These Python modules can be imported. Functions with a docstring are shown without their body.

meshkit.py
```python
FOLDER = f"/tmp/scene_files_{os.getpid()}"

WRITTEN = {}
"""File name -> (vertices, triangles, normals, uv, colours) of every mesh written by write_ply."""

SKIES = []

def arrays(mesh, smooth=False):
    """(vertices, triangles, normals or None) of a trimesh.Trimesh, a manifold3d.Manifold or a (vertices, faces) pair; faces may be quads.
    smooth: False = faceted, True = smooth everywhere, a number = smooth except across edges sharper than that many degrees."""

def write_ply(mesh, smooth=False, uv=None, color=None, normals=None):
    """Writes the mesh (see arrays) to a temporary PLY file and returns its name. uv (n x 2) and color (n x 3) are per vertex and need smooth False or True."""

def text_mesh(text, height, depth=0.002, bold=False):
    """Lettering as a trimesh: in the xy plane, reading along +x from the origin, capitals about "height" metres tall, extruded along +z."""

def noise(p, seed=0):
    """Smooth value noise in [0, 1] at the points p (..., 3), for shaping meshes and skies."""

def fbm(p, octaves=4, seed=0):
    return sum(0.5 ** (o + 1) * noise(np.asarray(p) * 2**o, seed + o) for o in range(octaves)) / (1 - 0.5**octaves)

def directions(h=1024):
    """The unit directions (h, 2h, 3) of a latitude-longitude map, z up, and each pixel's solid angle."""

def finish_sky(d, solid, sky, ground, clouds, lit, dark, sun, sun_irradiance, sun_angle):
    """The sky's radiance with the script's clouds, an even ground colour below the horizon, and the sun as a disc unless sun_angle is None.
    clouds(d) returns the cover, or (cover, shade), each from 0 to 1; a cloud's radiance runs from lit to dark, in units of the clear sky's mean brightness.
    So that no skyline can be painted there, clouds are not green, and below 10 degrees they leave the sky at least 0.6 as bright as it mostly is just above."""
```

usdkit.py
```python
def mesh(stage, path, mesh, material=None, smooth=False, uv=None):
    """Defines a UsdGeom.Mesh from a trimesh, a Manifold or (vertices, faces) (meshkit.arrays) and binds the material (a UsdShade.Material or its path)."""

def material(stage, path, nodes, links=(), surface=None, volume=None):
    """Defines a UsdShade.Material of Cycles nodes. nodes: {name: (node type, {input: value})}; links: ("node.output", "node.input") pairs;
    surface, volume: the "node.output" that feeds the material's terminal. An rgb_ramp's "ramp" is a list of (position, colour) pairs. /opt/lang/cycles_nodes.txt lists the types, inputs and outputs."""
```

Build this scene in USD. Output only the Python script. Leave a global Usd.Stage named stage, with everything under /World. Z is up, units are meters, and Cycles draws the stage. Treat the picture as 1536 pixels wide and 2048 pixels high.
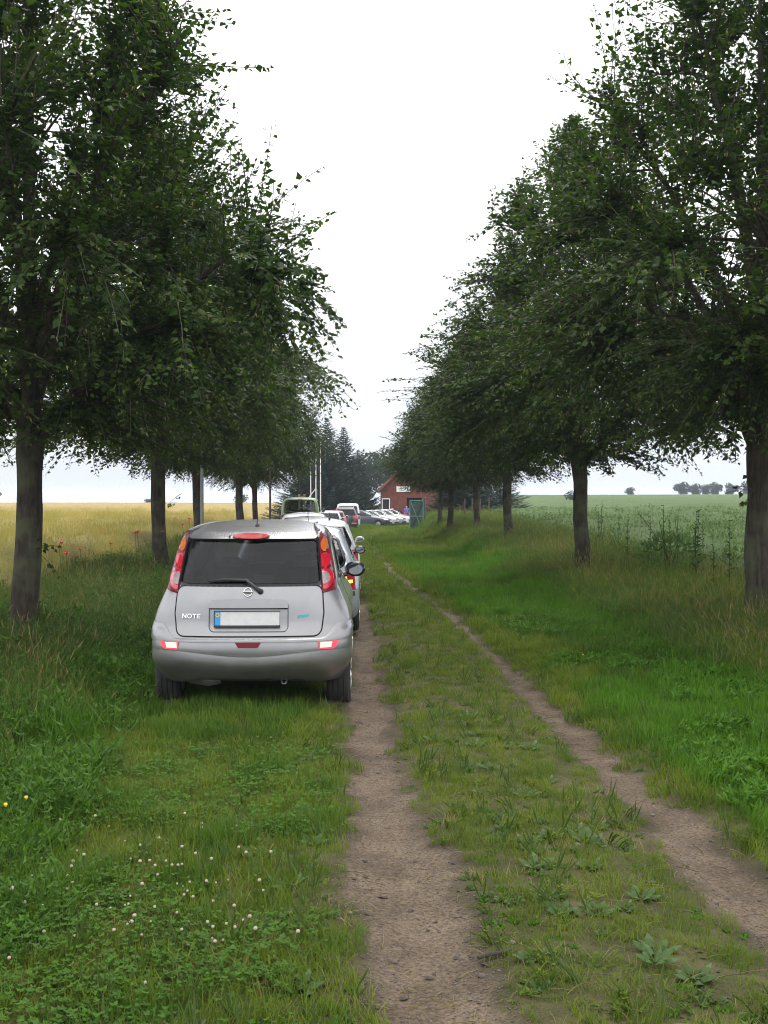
import math, re
import numpy as np, trimesh, manifold3d, usdkit, meshkit
from scipy.interpolate import PchipInterpolator
from scipy.spatial import Delaunay, cKDTree
from shapely.geometry import Polygon, Point, box as sbox
import shapely
from pxr import Usd, UsdGeom, UsdLux, UsdShade, Sdf, Gf, Vt

stage = Usd.Stage.CreateInMemory()
UsdGeom.SetStageUpAxis(stage, 'Z')
UsdGeom.SetStageMetersPerUnit(stage, 1.0)
stage.SetDefaultPrim(UsdGeom.Xform.Define(stage, '/World').GetPrim())

# ------------------------------------------------------------------ camera, sky, sun, exposure
EYE = 1.74
EXPOSURE = 0.5
HAZE = 0.00032
SUN_DIR = np.array([0.10, 0.42, 0.86]); SUN_DIR /= np.linalg.norm(SUN_DIR)
cam = UsdGeom.Camera.Define(stage, '/World/camera')
cam.CreateHorizontalApertureAttr(24.0)
cam.CreateVerticalApertureAttr(32.0)
cam.CreateFocalLengthAttr(24.0 * 2300 / 1536)
cam.CreateClippingRangeAttr((0.05, 20000.0))
cam.CreateExposureAttr(EXPOSURE)
cam.AddTranslateOp().Set((0, 0, EYE))
cam.AddRotateXOp().Set(90 - math.degrees(math.atan(34 / 2300)))

sun_elev = math.asin(SUN_DIR[2]); sun_rot = math.atan2(SUN_DIR[0], SUN_DIR[1])
usdkit.material(stage, '/World/Looks/sky', {
    'tc': ('texture_coordinate', {}),
    'sky': ('sky_texture', {'sky_type': 'single_scattering', 'sun_disc': False, 'sun_elevation': sun_elev, 'sun_rotation': sun_rot}),
    'n': ('noise_texture', {'scale': 2.2, 'detail': 5.0, 'roughness': 0.55}),
    'sep': ('separate_xyz', {}),
    'h': ('map_range', {'from_min': 0.0, 'from_max': 0.30, 'to_min': 0.0, 'to_max': 1.0, 'clamp': True}),
    'cl': ('rgb_ramp', {'ramp': [(0.0, (4.3, 4.6, 5.4)), (0.35, (6.6, 6.8, 7.3)), (0.7, (9.6, 9.6, 9.9)), (1.0, (10.4, 10.4, 10.7))]}),
    'v': ('map_range', {'from_min': 0.3, 'from_max': 0.7, 'to_min': 0.92, 'to_max': 1.08, 'clamp': True}),
    'cv': ('vector_math', {'math_type': 'scale'}),
    'mx': ('mix', {'fac': 0.94}),
    'bg': ('background_shader', {'strength': 0.13})},
    [('tc.generated', 'sky.vector'), ('tc.generated', 'n.vector'), ('tc.generated', 'sep.vector'), ('sep.z', 'h.value'), ('h.result', 'cl.fac'),
     ('n.fac', 'v.value'), ('cl.color', 'cv.vector1'), ('v.result', 'cv.scale'), ('sky.color', 'mx.color1'), ('cv.vector', 'mx.color2'), ('mx.color', 'bg.color')], surface='bg.background')
dome = UsdLux.DomeLight.Define(stage, '/World/sky')
UsdShade.MaterialBindingAPI.Apply(dome.GetPrim()).Bind(UsdShade.Material.Get(stage, '/World/Looks/sky'))
sun = UsdLux.DistantLight.Define(stage, '/World/sun')
sun.CreateIntensityAttr(0.4); sun.CreateAngleAttr(40.0); sun.CreateColorAttr((1.0, 0.97, 0.92))
sun.GetPrim().CreateAttribute('inputs:normalize', Sdf.ValueTypeNames.Bool).Set(True)
q = Gf.Rotation(Gf.Vec3d(0, 0, 1), Gf.Vec3d(*map(float, SUN_DIR))).GetQuat()
sun.AddOrientOp().Set(Gf.Quatf(q))

# ------------------------------------------------------------------ helpers
used = {}
def numbered(parent, name):
    n = used.get((parent, name), 0); used[(parent, name)] = n + 1
    return f'{parent}/{name}' if n == 0 else f'{parent}/{name}_{n:03d}'
def keys(prim, **kw):
    for k, v in kw.items():
        if v: prim.SetCustomDataByKey(k, v)
    return prim
def path_of(p): return '/World' if p is None else str(p.GetPath())
def M(name): return UsdShade.Material.Get(stage, f'/World/Looks/{name}')
def obj(name, mesh, mat, parent=None, smooth=False, **kw):
    m = usdkit.mesh(stage, numbered(path_of(parent), name), mesh, M(mat), smooth=smooth)
    return keys(m.GetPrim(), **kw)
def thing(name, label, cat, loc=(0, 0, 0), yaw=0.0, group=None, scale=None):
    x = UsdGeom.Xform.Define(stage, numbered('/World', name))
    x.AddTranslateOp().Set(Gf.Vec3d(*map(float, loc))); x.AddRotateZOp().Set(float(yaw))
    if scale is not None: x.AddScaleOp().Set(Gf.Vec3f(*map(float, np.broadcast_to(scale, 3))))
    return keys(x.GetPrim(), label=label, category=cat, group=group)
def dup(root, label, loc, yaw=0.0, scale=1.0, group=None):
    was = root.GetCustomData()
    base = re.sub(r'_\d{3}$', '', root.GetName())
    x = UsdGeom.Xform.Define(stage, numbered('/World', base))
    p = x.GetPrim()
    p.GetReferences().AddInternalReference(root.GetPath())
    x.ClearXformOpOrder()
    x.AddTranslateOp().Set(Gf.Vec3d(*map(float, loc))); x.AddRotateZOp().Set(float(yaw)); x.AddScaleOp().Set(Gf.Vec3f(*map(float, np.broadcast_to(scale, 3))))
    p.SetInstanceable(True)
    return keys(p, label=label, category=was['category'], group=group or was.get('group'))
def primvar(prim, name, values):
    UsdGeom.PrimvarsAPI(prim).CreatePrimvar(name, Sdf.ValueTypeNames.FloatArray, 'vertex').Set(Vt.FloatArray.FromNumpy(np.asarray(values, np.float32)))
def cat(ms):
    ms = [m for m in ms if m is not None]
    off, V, F = 0, [], []
    for v, f in ms:
        V.append(v); F.append(np.asarray(f) + off); off += len(v)
    return np.vstack(V), np.vstack(F)
def tm(m): return np.array(m.vertices), np.array(m.faces)
def bx(cx, cy, cz, sx, sy, sz, rz=0.0, bev=0.0):
    if bev > 0:
        c = np.array([[a, b, d] for a in (-1, 1) for b in (-1, 1) for d in (-1, 1)], float)
        h = np.array([sx, sy, sz]) / 2
        pts = np.vstack([c * (h - bev * (1 - e)) for e in np.eye(3)])
        m = trimesh.convex.convex_hull(pts)
        v, f = tm(m)
    else:
        v, f = tm(trimesh.creation.box([sx, sy, sz]))
    c_, s_ = math.cos(rz), math.sin(rz)
    v = v @ np.array([[c_, s_, 0], [-s_, c_, 0], [0, 0, 1]])
    return v + [cx, cy, cz], f
def tube(points, radii, sides=6, cap=True):
    p = np.asarray(points, float); n = len(p)
    r = np.broadcast_to(np.asarray(radii, float), (n,))
    t = np.gradient(p, axis=0); t /= np.linalg.norm(t, axis=1, keepdims=True) + 1e-12
    ref = np.array([0.31, 0.95, 0.0]) if abs(t[:, 2]).mean() > 0.8 else np.array([0, 0, 1.0])
    a = np.cross(t, ref); a /= np.linalg.norm(a, axis=1, keepdims=True) + 1e-12
    b = np.cross(t, a)
    ang = np.arange(sides) * 2 * np.pi / sides
    v = p[:, None] + r[:, None, None] * (np.cos(ang)[None, :, None] * a[:, None] + np.sin(ang)[None, :, None] * b[:, None])
    i, j = np.meshgrid(np.arange(n - 1), np.arange(sides), indexing='ij')
    k = (j + 1) % sides
    qd = np.stack([i * sides + j, i * sides + k, (i + 1) * sides + k, (i + 1) * sides + j], -1).reshape(-1, 4)
    f = np.vstack([qd[:, [0, 1, 2]], qd[:, [0, 2, 3]]])
    v = v.reshape(-1, 3)
    if cap:
        v = np.vstack([v, p[0], p[-1]])
        jj = np.arange(sides); kk = (jj + 1) % sides
        f = np.vstack([f, np.stack([np.full(sides, n * sides), kk, jj], 1), np.stack([np.full(sides, n * sides + 1), (n - 1) * sides + jj, (n - 1) * sides + kk], 1)])
    return v, f
def cyl(p0, p1, r, sides=16): return tube([p0, (np.array(p0) + p1) / 2, p1], r, sides)
def xform(m, yaw=0, loc=(0, 0, 0), pitch=0, scale=1.0):
    v, f = m
    R = trimesh.transformations.euler_matrix(pitch, 0, yaw, 'sxyz')[:3, :3]
    return (np.asarray(v) * scale) @ R.T + np.asarray(loc), f
def sstep(a, b, x):
    t = np.clip((np.asarray(x, float) - a) / (b - a), 0, 1)
    return t * t * (3 - 2 * t)

# ------------------------------------------------------------------ materials
def mat(name, color, rough=0.6, var=0.0, scale=6.0, bump=0.0, bscale=40.0, spec=0.5, **kw):
    nodes = {'p': ('principled_bsdf', {'base_color': color, 'roughness': rough, 'specular_ior_level': spec, **kw})}
    links = []
    if var > 0:
        c = np.array(color)
        nodes['tc'] = ('texture_coordinate', {})
        nodes['n'] = ('noise_texture', {'scale': scale, 'detail': 4.0})
        nodes['r'] = ('rgb_ramp', {'ramp': [(0.3, tuple(c * (1 - var))), (0.7, tuple(np.minimum(c * (1 + var), 1)))]})
        links += [('tc.object', 'n.vector'), ('n.fac', 'r.fac'), ('r.color', 'p.base_color')]
    if bump > 0:
        nodes['tc2'] = ('texture_coordinate', {})
        nodes['bn'] = ('noise_texture', {'scale': bscale, 'detail': 4.0})
        nodes['b'] = ('bump', {'strength': 1.0, 'distance': bump})
        links += [('tc2.object', 'bn.vector'), ('bn.fac', 'b.height'), ('b.normal', 'p.normal')]
    return usdkit.material(stage, f'/World/Looks/{name}', nodes, links, surface='p.BSDF')
def leafmat(name, c0, c1, trans=0.35, rough=0.5, spec=0.14, stops=None, tint=(1.3, 1.25, 0.5), clump=0.0):
    """two-sided leaf: glossy diffuse front mixed with light that passes through; tone varies per leaf and per plant"""
    nodes = {'g': ('geometry', {}), 'oi': ('object_info', {}),
             'to': ('texture_coordinate', {}), 'cn': ('noise_texture', {'scale': 1.5, 'detail': 2.0}), 'cm': ('map_range', {'from_min': 0.35, 'from_max': 0.65, 'to_min': -.5 * clump, 'to_max': .5 * clump, 'clamp': True}),
             'm': ('math', {'math_type': 'multiply_add', 'value2': 0.75, 'value3': 0.0}),
             'a': ('math', {'math_type': 'multiply', 'value2': 0.25}),
             's': ('math', {'math_type': 'add'}),
             'r': ('rgb_ramp', {'ramp': stops or [(0.0, c0), (1.0, c1)]}),
             'p': ('principled_bsdf', {'roughness': rough, 'specular_ior_level': spec}),
             'tc': ('vector_math', {'math_type': 'multiply', 'vector2': tint}),
             't': ('translucent_bsdf', {}), 'mx': ('mix_closure', {'fac': trans})}
    links = [('g.random_per_island', 'm.value1'), ('to.object', 'cn.vector'), ('cn.fac', 'cm.value'), ('cm.result', 'm.value3'), ('oi.random', 'a.value1'), ('m.value', 's.value1'), ('a.value', 's.value2'), ('s.value', 'r.fac'),
             ('r.color', 'p.base_color'), ('r.color', 'tc.vector1'), ('tc.vector', 't.color'), ('p.BSDF', 'mx.closure1'), ('t.BSDF', 'mx.closure2')]
    return usdkit.material(stage, f'/World/Looks/{name}', nodes, links, surface='mx.closure')
def glassmat(name, tint, rough=0.0):
    return usdkit.material(stage, f'/World/Looks/{name}', {
        'lw': ('layer_weight', {'blend': 0.5}), 'pw': ('math', {'math_type': 'power', 'value2': 5.0}), 'f': ('math', {'math_type': 'multiply_add', 'value2': 0.95, 'value3': 0.026}),
        't': ('transparent_bsdf', {'color': tint}), 'g': ('glossy_bsdf', {'color': (1, 1, 1), 'roughness': rough}), 'mx': ('mix_closure', {})},
        [('lw.facing', 'pw.value1'), ('pw.value', 'f.value1'), ('f.value', 'mx.fac'), ('t.BSDF', 'mx.closure1'), ('g.BSDF', 'mx.closure2')], surface='mx.closure')
def paint(name, color, metallic=0.0, rough=0.35, dust=0.25, wet=0.0):
    """clear-coated car paint with thin road dust low on the body"""
    c = np.array(color)
    d = np.array([0.16, 0.13, 0.10])
    return usdkit.material(stage, f'/World/Looks/{name}', {
        'tc': ('texture_coordinate', {}), 'n': ('noise_texture', {'scale': 5.0, 'detail': 5.0}), 'fl': ('noise_texture', {'scale': 900.0, 'detail': 1.0}),
        'fr': ('map_range', {'from_min': 0.3, 'from_max': 0.7, 'to_min': 0.9, 'to_max': 1.1}),
        'sc': ('vector_math', {'math_type': 'scale', 'vector1': tuple(c)}),
        'sep': ('separate_xyz', {}), 'h': ('map_range', {'from_min': 0.2, 'from_max': 0.75, 'to_min': 1.0, 'to_max': 0.12, 'clamp': True}),
        'mu': ('math', {'math_type': 'multiply'}), 'mu2': ('math', {'math_type': 'multiply', 'value2': dust}),
        'mx': ('mix', {'color2': tuple(d)}),
        'nz': ('separate_xyz', {}), 'ge': ('geometry', {}), 'up': ('map_range', {'from_min': 0.80, 'from_max': 0.97, 'to_min': 0.0, 'to_max': 1.0, 'clamp': True}), 'dv': ('voronoi_texture', {'scale': 70.0, 'feature': 'smooth_f1', 'smoothness': 0.3}), 'dh': ('math', {'math_type': 'multiply'}), 'bp': ('bump', {'strength': wet, 'distance': 0.006, 'invert': True}),
        'rr': ('map_range', {'from_min': 0.0, 'from_max': 1.0, 'to_min': rough, 'to_max': min(1.0, rough + 0.3)}),
        'p': ('principled_bsdf', {'metallic': metallic, 'coat_weight': 0.8, 'coat_roughness': 0.06})},
        [('tc.object', 'n.vector'), ('tc.object', 'fl.vector'), ('fl.fac', 'fr.value'), ('fr.result', 'sc.scale'), ('tc.object', 'sep.vector'), ('sep.z', 'h.value'),
         ('n.fac', 'mu.value1'), ('h.result', 'mu.value2'), ('mu.value', 'mu2.value1'), ('sc.vector', 'mx.color1'), ('mu2.value', 'mx.fac'), ('mx.color', 'p.base_color'), ('n.fac', 'rr.value'), ('rr.result', 'p.roughness'), ('ge.normal', 'nz.vector'), ('nz.z', 'up.value'), ('tc.object', 'dv.vector'), ('dv.distance', 'dh.value1'), ('up.result', 'dh.value2'), ('dh.value', 'bp.height'), ('bp.normal', 'p.normal'), ('bp.normal', 'p.coat_normal')],
        surface='p.BSDF')
def emit(name, color, strength):
    return usdkit.material(stage, f'/World/Looks/{name}', {'p': ('principled_bsdf', {'base_color': color, 'roughness': 0.3, 'emission_color': color, 'emission_strength': strength})}, [], surface='p.BSDF')

paint('wet_silver_paint', (0.275, 0.275, 0.278), metallic=0.95, rough=0.25, dust=0.35, wet=0.8)
paint('silver_paint', (0.30, 0.30, 0.30), metallic=0.95, rough=0.26, dust=0.3)
paint('silver_paint_cool', (0.38, 0.41, 0.45), metallic=0.85, rough=0.3)
paint('pale_silver_paint', (0.52, 0.53, 0.55), metallic=0.6, rough=0.34)
paint('white_paint', (0.75, 0.76, 0.78), rough=0.4)
paint('green_paint', (0.22, 0.33, 0.10), rough=0.4)
paint('black_paint', (0.007, 0.008, 0.010), rough=0.3, dust=0.04)
paint('navy_paint', (0.010, 0.014, 0.030), rough=0.3, dust=0.05)
paint('dark_red_paint', (0.16, 0.012, 0.018), rough=0.35)
paint('grey_blue_paint', (0.30, 0.34, 0.40), metallic=0.4, rough=0.35)
mat('black_plastic', (0.014, 0.014, 0.015), rough=0.5, var=0.2)
mat('black_gloss', (0.008, 0.008, 0.009), rough=0.15)
mat('seam_black', (0.006, 0.006, 0.007), rough=0.8)
mat('rubber', (0.018, 0.017, 0.016), rough=0.85, var=0.35, scale=12, bump=0.002, bscale=80)
mat('alloy', (0.42, 0.42, 0.43), rough=0.35, metallic=0.7)
mat('chrome', (0.75, 0.76, 0.78), rough=0.12, metallic=1.0)
mat('dull_steel', (0.30, 0.29, 0.28), rough=0.45, metallic=0.7, var=0.3)
mat('red_lens', (0.30, 0.008, 0.014), rough=0.28, spec=0.3, var=0.15, scale=30)
mat('dark_red_lens', (0.13, 0.005, 0.014), rough=0.25, spec=0.3)
mat('bright_red_lens', (0.40, 0.010, 0.022), rough=0.12, coat_weight=0.5)
mat('amber_lens', (0.42, 0.11, 0.02), rough=0.15, coat_weight=0.5)
mat('clear_lens', (0.24, 0.19, 0.18), rough=0.15, coat_weight=0.5, var=0.25, scale=60)
mat('headlamp_lens', (0.60, 0.63, 0.66), rough=0.1, coat_weight=0.5, var=0.3, scale=20)
mat('plate_white', (0.55, 0.55, 0.54), rough=0.4, var=0.05, scale=20)
mat('plate_blue', (0.02, 0.26, 0.62), rough=0.4)
mat('plate_ink', (0.02, 0.02, 0.02), rough=0.5)
mat('teal_badge', (0.05, 0.30, 0.38), rough=0.25, metallic=0.3)
mat('mirror_glass', (0.30, 0.33, 0.33), rough=0.02, metallic=1.0)
mat('seat_fabric', (0.035, 0.035, 0.038), rough=0.9, var=0.3, scale=30)
mat('grey_fabric', (0.14, 0.17, 0.16), rough=0.9, var=0.3, scale=30)
glassmat('tinted_glass', (0.46, 0.46, 0.49))
glassmat('car_glass', (0.80, 0.83, 0.82))
emit('flash_return_core', (1.0, 0.44, 0.34), 0.95)  # camera flash thrown back by a reflector, put in as emission; no lamp
emit('flash_return_rim', (0.85, 0.06, 0.09), 0.5)  # red flash glow round that core, also put in as emission
emit('lit_red', (0.9, 0.03, 0.05), 0.7)
emit('lit_brake', (1.0, 0.10, 0.02), 1.6)
emit('lit_filament', (1.0, 0.45, 0.05), 2.2)
mat('brick', (0.17, 0.045, 0.031), rough=0.85, var=0.25, scale=3)
mat('mortar', (0.12, 0.065, 0.05), rough=0.9)
mat('roof_tile', (0.22, 0.055, 0.04), rough=0.8, var=0.3, scale=5)
mat('roof_wood', (0.16, 0.05, 0.035), rough=0.7)
mat('white_frame', (0.75, 0.75, 0.74), rough=0.5)
mat('sign_white', (0.72, 0.72, 0.68), rough=0.5, var=0.1)
mat('sign_ink', (0.04, 0.05, 0.05), rough=0.6)
mat('dark_interior', (0.012, 0.012, 0.014), rough=0.9)
mat('gate_green', (0.016, 0.042, 0.032), rough=0.55, var=0.25, scale=4)
mat('gate_rail_green', (0.075, 0.13, 0.11), rough=0.5, var=0.2, scale=4)
mat('galvanised', (0.17, 0.18, 0.18), rough=0.5, metallic=0.4, var=0.2)
mat('pole_white', (0.62, 0.60, 0.58), rough=0.5, var=0.15)
mat('post_wood', (0.06, 0.045, 0.035), rough=0.85, var=0.3, scale=8, bump=0.004)
mat('timber', (0.20, 0.12, 0.07), rough=0.8, var=0.3, scale=8)
mat('shirt_blue', (0.12, 0.13, 0.42), rough=0.85, var=0.1)
mat('skin', (0.45, 0.26, 0.19), rough=0.55)
mat('trousers', (0.05, 0.05, 0.06), rough=0.9)
mat('hair_brown', (0.05, 0.03, 0.02), rough=0.7)
# bark: vertical fissures, green algae in patches
usdkit.material(stage, '/World/Looks/bark', {
    'tc': ('texture_coordinate', {}), 'mp': ('mapping', {'scale': (1.0, 1.0, 0.16)}),
    'n': ('noise_texture', {'scale': 22.0, 'detail': 6.0, 'roughness': 0.65}), 'n2': ('noise_texture', {'scale': 2.5, 'detail': 3.0}), 'n3': ('noise_texture', {'scale': 30.0, 'detail': 2.0}),
    'r': ('rgb_ramp', {'ramp': [(0.3, (0.013, 0.010, 0.008)), (0.55, (0.044, 0.035, 0.026)), (0.75, (0.085, 0.070, 0.054))]}),
    'g': ('rgb_ramp', {'ramp': [(0.44, (0, 0, 0)), (0.62, (0.8, 0.8, 0.8))]}),
    'mx': ('mix', {'color2': (0.075, 0.082, 0.046)}), 'b': ('bump', {'strength': 1.0, 'distance': 0.02}),
    'p': ('principled_bsdf', {'roughness': 0.9, 'specular_ior_level': 0.25})},
    [('tc.object', 'mp.vector'), ('mp.vector', 'n.vector'), ('tc.object', 'n2.vector'), ('n.fac', 'r.fac'), ('n2.fac', 'g.fac'), ('g.color', 'mx.fac'), ('r.color', 'mx.color1'), ('mx.color', 'p.base_color'), ('n.fac', 'b.height'), ('b.normal', 'p.normal')], surface='p.BSDF')
leafmat('lime_leaf', (0.024, 0.050, 0.009), (0.112, 0.172, 0.030), clump=0.5, trans=0.40, rough=0.5, spec=0.22, tint=(1.25, 1.45, .4))
leafmat('lime_blossom', (0.20, 0.20, 0.07), (0.34, 0.32, 0.12), trans=0.3)
leafmat('spruce_needle', (0.014, 0.034, 0.022), (0.046, 0.092, 0.058), trans=0.1, rough=0.6, tint=(1, 1, .8))
leafmat('forest_leaf', (0.018, 0.036, 0.018), (0.050, 0.080, 0.034), trans=0.2, rough=0.6)
leafmat('grass_olive', (0.080, 0.115, 0.020), (0.36, 0.345, 0.085), trans=0.35, rough=0.55, stops=[(0.0, (0.065, 0.115, 0.012)), (0.3, (0.15, 0.195, 0.024)), (0.6, (0.31, 0.30, 0.050)), (0.85, (0.42, 0.35, 0.11)), (1.0, (0.33, 0.22, 0.08))])
leafmat('grass_green', (0.040, 0.105, 0.016), (0.14, 0.235, 0.045), trans=0.35, rough=0.5, stops=[(0.0, (0.040, 0.095, 0.010)), (0.45, (0.095, 0.165, 0.022)), (0.8, (0.20, 0.245, 0.042)), (1.0, (0.36, 0.32, 0.09))])
leafmat('grass_bright', (0.050, 0.140, 0.008), (0.15, 0.29, 0.026), trans=0.4, rough=0.5)
leafmat('grass_dry', (0.20, 0.165, 0.060), (0.42, 0.36, 0.16), trans=0.3, rough=0.7, tint=(1.1, 1.05, .8))
leafmat('tall_green', (0.055, 0.095, 0.026), (0.18, 0.215, 0.075), trans=0.35, rough=0.55, stops=[(0.0, (0.05, 0.09, 0.022)), (0.5, (0.11, 0.155, 0.045)), (0.8, (0.21, 0.225, 0.070)), (1.0, (0.34, 0.30, 0.12))])
leafmat('herb_leaf', (0.040, 0.105, 0.009), (0.125, 0.225, 0.026), trans=0.35, rough=0.45)
leafmat('plantain_leaf', (0.055, 0.105, 0.026), (0.11, 0.17, 0.048), trans=0.3, rough=0.5, spec=0.3)
leafmat('barley_green', (0.31, 0.30, 0.09), (0.52, 0.47, 0.17), trans=0.3, rough=0.6, tint=(1.1, 1.05, .7))
leafmat('barley_gold', (0.42, 0.34, 0.11), (0.60, 0.49, 0.19), trans=0.3, rough=0.6, tint=(1.1, 1.05, .7))
leafmat('crop_leaf', (0.065, 0.125, 0.040), (0.16, 0.22, 0.085), trans=0.35, rough=0.55)
leafmat('weed_dark', (0.022, 0.042, 0.018), (0.055, 0.085, 0.032), trans=0.25, rough=0.6)
mat('poppy_red', (0.62, 0.055, 0.012), rough=0.6)
mat('flower_white', (0.36, 0.30, 0.23), rough=0.7, var=0.15, scale=80)
mat('flower_yellow', (0.70, 0.48, 0.03), rough=0.6)
mat('flower_pink', (0.42, 0.24, 0.18), rough=0.7)
leafmat('stone', (0.09, 0.075, 0.065), (0.30, 0.27, 0.25), trans=0.0, rough=0.8)
mat('twig_wood', (0.045, 0.035, 0.028), rough=0.9, var=0.3, scale=20)
# ------------------------------------------------------------------ terrain
RT = np.array([(-15, 1.75), (0, 1.74), (3.7, 1.69), (5.5, 1.59), (7.5, 1.48), (10, 1.36), (13, 1.25), (20, 0.93), (28, 0.38), (36, 0.0), (44, -0.33), (58, -0.66), (70, -0.55), (80, -0.1), (92, 0.9), (100, 1.8)])
LT = np.array([(-15, 0.30), (0, 0.21), (3.7, 0.19), (5.5, 0.05), (9.2, -0.12), (13, -0.20), (20, -0.50), (28, -1.05), (36, -1.42), (44, -1.75), (58, -2.05), (70, -1.95), (80, -1.4), (92, -0.3), (100, 0.7)])
RTf = PchipInterpolator(*RT.T); LTf = PchipInterpolator(*LT.T)
def lane_z(Y):
    return -0.0107 * np.clip(np.where(Y > 5, Y - 5, 0) ** 2 / (np.abs(Y - 5) + 2.0), 0, 92)
def left_z(Y):
    return -0.0030 * np.clip(Y - 10, 0, 300) - 0.014 * np.clip(Y - 320, 0, None)
def right_z(X, Y):
    return 0.05 + 0.0036 * np.clip(Y - 12, 0, 380) - 0.02 * np.clip(Y - 400, 0, None) + 0.0025 * np.clip(X - 8, 0, 150)
def ground_z(X, Y):
    X = np.asarray(X, float); Y = np.asarray(Y, float)
    lz = lane_z(Y)
    yard = sstep(84, 98, Y)
    wl = sstep(-2.9 - 20 * yard, -4.6 - 30 * yard, X); wr = sstep(2.2 + 16 * yard, 3.7 + 30 * yard, X)
    far = sstep(160, 260, Y)
    wl = np.maximum(wl, far * (X < 0)); wr = np.maximum(wr, far * (X >= 0))
    z = lz * (1 - wl) * (1 - wr) + wl * left_z(Y) + wr * right_z(X, Y)
    return z
def micro_z(X, Y):
    p = np.stack([X, Y, np.zeros_like(X)], -1)
    near = 1 - sstep(60, 120, Y)
    z = near * (0.05 * (meshkit.fbm(p * 0.9, 3, 5) - 0.5) + 0.03 * (meshkit.fbm(p * 4.0, 3, 9) - 0.5))
    Yc = np.clip(Y, -15, 99)
    dl = np.abs(X - LTf(Yc)); dr = np.abs(X - RTf(Yc))
    rut = -0.05 * np.exp(-(dl / 0.26) ** 2) - 0.045 * np.exp(-(dr / 0.24) ** 2) + 0.02 * np.exp(-((X - (LTf(Yc) + RTf(Yc)) / 2) / 0.35) ** 2)
    return z + rut * (1 - sstep(70, 90, Y))
def gz(X, Y):
    X = np.atleast_1d(np.asarray(X, float)); Y = np.atleast_1d(np.asarray(Y, float))
    return ground_z(X, Y) + micro_z(X, Y)
def G(X, Y): return float(gz(X, Y)[0])
def dirt_amount(X, Y):
    """1 on the bare wheel tracks, 0 in the grass, ragged in between"""
    p = np.stack([X, Y, np.zeros_like(X)], -1)
    n = meshkit.fbm(p * 1.6, 4, 21) - 0.5; n2 = meshkit.fbm(p * 7.0, 3, 33) - 0.5
    Yc = np.clip(Y, -15, 99)
    j = n * (0.20 - .10 * sstep(8, 14, Y)) + n2 * 0.20
    wl = 0.262 - 0.06 * sstep(4.5, 12, Y); wr = np.interp(Yc, [0, 6, 8, 12, 20, 40, 60, 99], [.215, .205, .155, .125, .13, .17, .24, .3])
    a = 1 - sstep(-0.11, 0.11, np.abs(X - LTf(Yc)) + j - wl)
    b = 1 - sstep(-0.11, 0.11, np.abs(X - RTf(Yc)) + j * 1.1 - wr)
    return np.maximum(a, b * np.where((Y > 46), 0.85, 1.0)) * (1 - sstep(78, 90, Y))
def LEDGE(Y): return -6.1 - 0.055 * (Y - 13)
def REDGE(Y): return 5.9 + 0.022 * (Y - 14)

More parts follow.
